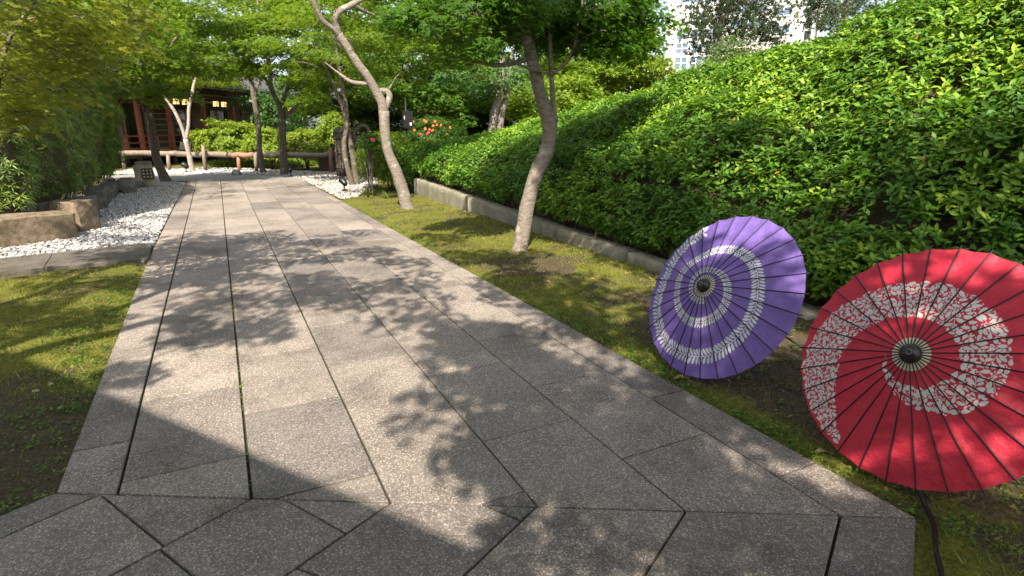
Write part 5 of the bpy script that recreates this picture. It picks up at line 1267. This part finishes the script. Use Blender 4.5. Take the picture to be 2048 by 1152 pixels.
# ------------------------------------------------------------------ garden lamps and the black post box
def lamps():
    def spot(px, py, s, ang, label):
        g = gnd(px, py); root = empty('garden_spotlight', tuple(g), label, 'lamp')
        MB().tube([(g[0], g[1], -.03), (g[0], g[1], .14*s)], .015*s, 7).build('spike', 'black_metal', root, True)
        M = Matrix.Rotation(ang, 3, 'Z') @ Matrix.Rotation(RD(60), 3, 'Y')
        MB().lathe([(.03*s, -.10*s), (.06*s, -.08*s), (.075*s, .06*s), (.085*s, .10*s), (.07*s, .095*s)], 14, M, (g[0], g[1], .2*s)).build('housing', 'black_metal', root, True)
        MB().lathe([(.068*s, .085*s), (.066*s, .09*s)], 14, M, (g[0], g[1], .2*s)).build('lens', 'glass_lamp', root)
        MB().box((g[0], g[1], .015), (.12*s, .12*s, .03)).build('foot', 'black_metal', root)
    spot(373, 345, 1.3, 2.5, 'small black spotlight on the white pebbles beside the V-forked tree'); spot(582, 353, 1.25, 1.2, 'black spotlight at the foot of the stout grey maple'); spot(689, 382, 1.2, 1.9, 'black spotlight at the foot of the twin-stemmed maple')
    g = gnd(473, 350); root = empty('ground_lamp', tuple(g), 'low round pale ground lamp below the red rail post', 'lamp')
    bm = MB().lathe([(.17, -.02), (.18, .05), (.16, .12), (.11, .17), (.04, .19)], 18, None, (g[0], g[1]+.1, 0)); bm.build('dome', 'granite', root, True)
    M = Matrix.Rotation(RD(90), 3, 'X'); MB().lathe([(.115, .0), (.115, .03), (.10, .035)], 18, M, (g[0], g[1]-.055, .085)).build('rim', 'grey_metal', root, True); MB().lathe([(.095, .034), (.09, .04)], 18, M, (g[0], g[1]-.055, .085)).build('lens', 'glass_lamp', root)
    Y = 17.2; a = aty(803, 222, Y); b = aty(823, 257, Y); c = (a+b)/2; root = empty('post_box', (c[0], Y, 0), 'black speaker box on a slim post among the shrubs', 'box')
    MB().tube([(c[0], Y+.04, -.05), (c[0], Y+.04, a[2]+.35)], .03, 8).build('post', 'black_metal', root, True)
    bm = bmesh.new(); bmesh.ops.create_cube(bm, size=1.); bmesh.ops.bevel(bm, geom=bm.edges[:], offset=.05, segments=2, affect='EDGES'); me = bpy.data.meshes.new('housing'); 
    for v in bm.verts: v.co = Vector((v.co.x*(b[0]-a[0])+c[0], v.co.y*.2+Y-.1, v.co.z*(a[2]-b[2])+c[2]))
    bm.to_mesh(me); bm.free(); link('housing', me, 'black_metal', root)
    MB().box((c[0]+.06, Y-.205, c[2]-.12), (.055, .01, .075)).build('label_plate', 'sign_white', root); MB().box((c[0]-.12, Y-.205, c[2]+.06), (.02, .01, .09)).build('switch', 'sign_white', root)
lamps()

# ------------------------------------------------------------------ tea house with veranda
def house():
    O = np.array([-.85, 35.5, 0]); e = np.array([.55, .835, 0]); e /= np.linalg.norm(e); n = np.array([e[1], -e[0], 0])
    root = empty('tea_house', tuple(O), 'dark timber tea house with red railed veranda behind the log rail', 'house')
    M = Matrix(((e[0], n[0], 0), (e[1], n[1], 0), (0, 0, 1)))
    def P(t, o, z): return O+e*t+n*o+np.array([0, 0, z])
    def bx(name, t, o, z, d, m, parent=root): return MB().box(P(t, o, z), d, M).build(name, m, parent)
    T0, T1 = -7., 15.
    L = T1-T0; mid = (T0+T1)/2; DZ = .60
    # deck boards and joists
    for k in range(7): bx('deck_board', mid, -.09-.2*k, DZ-.02, (L, .19, .05), 'red_wood')
    bx('deck_beam', mid, -.06, DZ-.16, (L, .1, .2), 'dark_wood'); bx('deck_edge', mid, .03, DZ-.04, (L, .06, .12), 'red_wood')
    bx('foundation', mid, -1.9, .2, (L, .6, .5), 'soil')
    for t in np.arange(T0, T1, 2.4): bx('deck_post', t+.4, -.15, .21, (.14, .14, .5), 'dark_wood')
    # veranda posts and railing
    post_t = [-5.9, -3.9, -1.85, .9, 3.6, 6.4, 9.4, 12.6]
    for t in post_t: bx('post', t, -.12, DZ+1.35, (.17, .17, 2.7), 'red_wood')
    for z in (.18, .42, .72): bx('rail', mid, -.12, DZ+z, (L, .06, .07 if z > .5 else .05), 'red_wood')
    for t in np.arange(T0, T1, .95): bx('baluster', t+.2, -.12, DZ+.36, (.07, .075, .7), 'red_wood')
    # wall bays: lattice screens, dark glass and board panels, set back
    w = -1.55
    bx('wall', mid, w-.14, DZ+1.5, (L, .1, 3.), 'dark_wood')
    bays = [(-6.6, 1.2, 's'), (-5.2, 1.3, 'd'), (-3.7, 1.2, 's'), (-2.4, 1.1, 'd'), (-.9, 1.6, 's'), (.9, 1.5, 'd'), (2.6, 1.5, 'p'), (4.3, 1.5, 'd'), (6., 1.5, 'p'), (7.7, 1.4, 's'), (9.3, 1.4, 's'), (11., 1.4, 'd')]
    for t, wd_, k in bays:
        s = bx('screen' if k == 's' else 'window' if k == 'd' else 'panel', t, w-.04, DZ+1.05, (wd_, .05, 2.05), 'paper_pane' if k == 's' else 'dark_pane' if k == 'd' else 'plaster')
        fr = 'cream_bar' if k == 's' else 'dark_wood'
        for sx in (-1, 1): MB().box(P(t+sx*wd_/2, w-.0, DZ+1.05), (.06, .08, 2.12), M).build('frame', fr, s)
        for z in ([.05, .4, .68, .96, 1.24, 1.52, 1.8, 2.06] if k == 's' else [.04, 2.06]): MB().box(P(t, w-.005, DZ+z), (wd_, .05, .045), M).build('bar', fr, s)
    # eaves: beam, board frieze, soffit and tiled roof
    bx('eave_beam', mid, -.10, 2.93+.35, (L+.6, .2, .22), 'dark_wood'); bx('lintel', mid, -.12, 2.72+.3, (L, .14, .12), 'red_wood')
    for t in np.arange(T0-.3, T1+.3, .22): bx('frieze_board', t+.11, .02+.012*math.sin(t*9), 3.68, (.205, .035, .62), 'dark_wood')
    bx('frieze_cap', mid, .05, 3.37, (L+.6, .10, .07), 'eave_wood')
    def slope(name, o0, z0, o1, z1, th, m, parent=root):
        a = [P(T0-.9, o0, z0), P(T1+.9, o0, z0), P(T1+.9, o1, z1), P(T0-.9, o1, z1)]; b = [q+np.array([0, 0, th]) for q in a]
        return MB().add(a+b, [(0, 3, 2, 1), (4, 5, 6, 7), (0, 1, 5, 4), (1, 2, 6, 5), (2, 3, 7, 6), (3, 0, 4, 7)]).build(name, m, parent)
    slope('soffit', 1.1, 3.62, -1.6, 4.45, .05, 'eave_wood'); rf = slope('roof', 1.25, 3.72, -5.2, 6.0, .1, 'roof_tile'); slope('roof', -5.2, 6.0, -11.6, 3.8, .1, 'roof_tile')
    for k in range(34):
        t = T0-.8+k*(L+1.7)/33; a, b = P(t, 1.27, 3.86), P(t, -5.1, 6.12); MB().tube([a, b], .06, 6).build('tile_ridge', 'roof_tile', rf, True)
    MB().tube([P(T0-.9, -5.2, 6.2), P(T1+.9, -5.2, 6.2)], .16, 8).build('ridge_tile', 'roof_tile', rf, True)
    for t in (T0-.02, T1+.02): bx('end_wall', t, -5.2, 2.2, (.12, 7.2, 3.3), 'dark_wood')
    bx('back_wall', mid, -8.8, 2.2, (L, .12, 3.3), 'dark_wood')
    # ochre panel leaning inside the rail
    p = empty('wooden_board', tuple(P(-2.9, -.3, DZ)), 'plain ochre wooden panel standing on the veranda behind the rail', 'panel')
    bx('board', -2.9, -.32, DZ+.34, (.62, .04, .66), 'ochre_wood', p); bx('foot', -2.9, -.36, DZ+.02, (.66, .2, .04), 'dark_wood', p)
    # white notice with dark lettering
    t0 = -1.15; s = empty('notice_board', tuple(P(t0, .0, DZ)), 'white notice board with dark writing leaning on the veranda edge', 'sign')
    MB().box(P(t0, .03, DZ+.21), (.82, .03, .40), M @ Matrix.Rotation(RD(-14), 3, 'X')).build('board', 'sign_white', s)
    for i in range(6): 
        for j in range(3): MB().box(P(t0-.29+i*.115+.02*(j % 2), .052-.02*(j-1)*0+.0, DZ+.255+(j-1)*.035), (.085 if j != 1 else .05, .006, .014), M).build('letter', 'ink', s)
        MB().box(P(t0-.27+i*.115, .053, DZ+.255), (.014, .006, .09), M).build('letter', 'ink', s)
    # paper lanterns under the eave
    for px, where in ((353, 'beside the V-forked pale tree'), (371, 'beside the V-forked pale tree'), (432, 'above the rounded lime shrub'), (448, 'above the rounded lime shrub'), (578, 'beside the stout grey maple trunk'), (617, 'by the yellowish shrub')):
        r = ray(px, 212); lo, hi = T0, T1+2
        for _ in range(40):
            t = (lo+hi)/2; q = P(t, .02, 0)
            if q[0]/q[1] < r[0]/r[1]: lo = t
            else: hi = t
        c = P(t, .02, 2.95); ln_ = empty('eave_lantern', tuple(c), 'small square glowing lantern under the tea house eave '+where, 'lantern', 'lanterns under the eave')
        MB().box(c, (.20, .20, .26), M).build('shade', 'lantern_glow', ln_)
        fm = MB()
        for sx in (-1, 1):
            for sy in (-1, 1): fm.box(c+e*.105*sx+n*.105*sy, (.022, .022, .30), M)
        fm.box(c+n*.108, (.018, .014, .28), M); fm.box(c+n*.109, (.2, .012, .018), M); fm.box(c+np.array([0, 0, .15]), (.25, .25, .03), M); fm.box(c-np.array([0, 0, .145]), (.23, .23, .025), M)
        fm.build('frame', 'dark_wood', ln_); MB().tube([c+np.array([0, 0, .15]), c+np.array([0, 0, .24])], .012, 5).build('hook', 'black_metal', ln_)
house()

# ------------------------------------------------------------------ city buildings beyond the hedge
def city():
    def block(name, pxa, pxb, dist, top, depth, label, layout, mt='white_cladding'):
        mid = (pxa+pxb)/2; r = ray(mid, 255); r = r/np.linalg.norm(r[:2]); c = r*dist; fwd = np.array([r[0], r[1], 0]); rt = np.array([fwd[1], -fwd[0], 0])
        def lat(px): q = ray(px, 255); return dist*((q@rt)/(q@fwd))
        def zz(px, py): q = ray(px, py); return CAMH+dist*q[2]/(q@fwd)
        M = Matrix(((rt[0], fwd[0], 0), (rt[1], fwd[1], 0), (0, 0, 1)))
        root = empty(name, (c[0], c[1], 0), label, 'building')
        def P(x, d, z): return np.array([c[0], c[1], 0])+rt*x+fwd*d+np.array([0, 0, z])
        xa, xb = lat(pxa), lat(pxb)
        MB().box(P((xa+xb)/2, depth/2, top/2-.5), (xb-xa, depth, top+1), M).build('wall', mt, root)
        layout(root, P, M, lat, zz, xa, xb, top); return root
    def win(root, P, M, x, z, w, h, frame='window_frame', nx=2, nz=2, glass='blue_glass'):
        o = MB().box(P(x, -.04, z), (w, .12, h), M).build('window', glass, root)
        for i in range(nx+1): MB().box(P(x-w/2+w*i/nx, -.12, z), (.12, .1, h+.1), M).build('frame', frame, o)
        for i in range(nz+1): MB().box(P(x, -.115, z-h/2+h*i/nz), (w+.1, .1, .12), M).build('frame', frame, o)
    def tower(root, P, M, lat, zz, xa, xb, top):
        for z in np.arange(2, top, 1.15): MB().box(P((xa+xb)/2, -.03, z), (xb-xa, .06, .08), M).build('panel_joint', 'white_band', root)
        for px in (1592, 1604): MB().tube([P(lat(px+4), -.25, 0), P(lat(px+4), -.25, top)], .12, 6).build('downpipe', 'grey_metal', root, True)
        for py in (-20, 5, 28, 50, 72, 95): win(root, P, M, lat(1591), zz(1591, py), 1.0, 1.3, nx=1, nz=1, glass='dark_pane')
        for py in (2, 22, 48): win(root, P, M, lat(1475), zz(1475, py), 4.2, 1.1, nx=4, nz=1)
        for py in (25, 60): win(root, P, M, lat(1540), zz(1540, py), 2.2, 1.1, nx=2, nz=1)
        MB().box(P((xa+xb)/2, 4, top+.4), (xb-xa+.4, 9, .5), M).build('parapet', 'white_band', root)
    block('tower_block', 1430, 1618, 95., 34., 16., 'tall white clad tower beyond the pine and hedge', tower)
    def slab_(root, P, M, lat, zz, xa, xb, top):
        for py in (70, 98, 127, 150, 172):
            for px in (1352, 1381, 1408): win(root, P, M, lat(px), zz(px, py), 1.45, 1.15 if py != 127 else 1.6, nx=2, nz=2, glass='blue_glass')
        for px in (1337, 1366, 1395, 1424): MB().box(P(lat(px), -.12, top/2), (.35, .2, top), M).build('pilaster', 'white_band', root)
        for py in (84, 112, 140): MB().box(P((xa+xb)/2, -.10, zz(1380, py)), (xb-xa, .16, .28), M).build('band', 'white_band', root)
    block('office_block', 1322, 1432, 78., 16., 12., 'white office block with gridded windows left of the tower', slab_)
    def low(root, P, M, lat, zz, xa, xb, top):
        for py in (137, 152): win(root, P, M, lat(1303), zz(1303, py), 3., .8, nx=5, nz=1)
        for py in (130, 145, 160): MB().box(P((xa+xb)/2, -.1, zz(1303, py)), (xb-xa+.3, .3, .22), M).build('slab_band', 'white_band', root)
    block('low_block', 1280, 1322, 84., 9.3, 10., 'low white annex with a glazed strip beside the office block', low)
city()

# ------------------------------------------------------------------ gatehouse behind the viewpoint, its eave shades the near slabs
def gatehouse():
    hb = 5.2; k = hb/math.tan(ELEV)
    a = gnd(190, 775)[:2]; b = gnd(960, 1100)[:2]; d = unit(b-a); off = SH*k; p0 = a+off-d*1.3; p1 = b+off+d*7.
    nrm = np.array([d[1], -d[0]]); nrm = nrm if nrm@(-a+np.array([-6., -6.])) > 0 else -nrm
    root = empty('gatehouse', (*((p0+p1)/2+nrm*3), 0), 'plastered gatehouse with tiled eaves behind the viewpoint', 'building')
    q = [p0, p1, p1+nrm*6, p0+nrm*6]
    def prism(name, pts, z0, z1, m): 
        v = [(*p, z0) for p in pts]+[(*p, z1) for p in pts]; return MB().add(v, [(3, 2, 1, 0), (4, 5, 6, 7), (0, 1, 5, 4), (1, 2, 6, 5), (2, 3, 7, 6), (3, 0, 4, 7)]).build(name, m, root)
    i = nrm*.8; w = [p0+i+d*.6, p1+i-d*.6, p1+nrm*5.2-d*.6, p0+nrm*5.2+d*.6]
    prism('wall', w, -.05, hb-.15, 'plaster')
    prism('eave', q, hb-.16, hb, 'dark_wood')
    v = [(*q[0], hb+.005), (*q[1], hb+.005), (*q[2], hb+.005), (*q[3], hb+.005), (*(p0+nrm*3+d*1.), hb+1.6), (*(p1+nrm*3-d*1.), hb+1.6)]
    MB().add(v, [(0, 1, 5, 4), (1, 2, 5), (2, 3, 4, 5), (3, 0, 4)]).build('roof', 'roof_tile', root)
    for t in np.linspace(.12, .88, 6):
        c = p0+(p1-p0)*t+nrm*.78; M = Matrix(((d[0], nrm[0], 0), (d[1], nrm[1], 0), (0, 0, 1)))
        o = MB().box((*c, 2.2), (1.2, .06, 1.2), M).build('window', 'dark_pane', root); MB().box((*(c-nrm*.03), 2.2), (.05, .05, 1.2), M).build('frame', 'dark_wood', o); MB().box((*(c-nrm*.03), 1.58), (1.3, .08, .08), M).build('sill', 'dark_wood', o)
gatehouse()
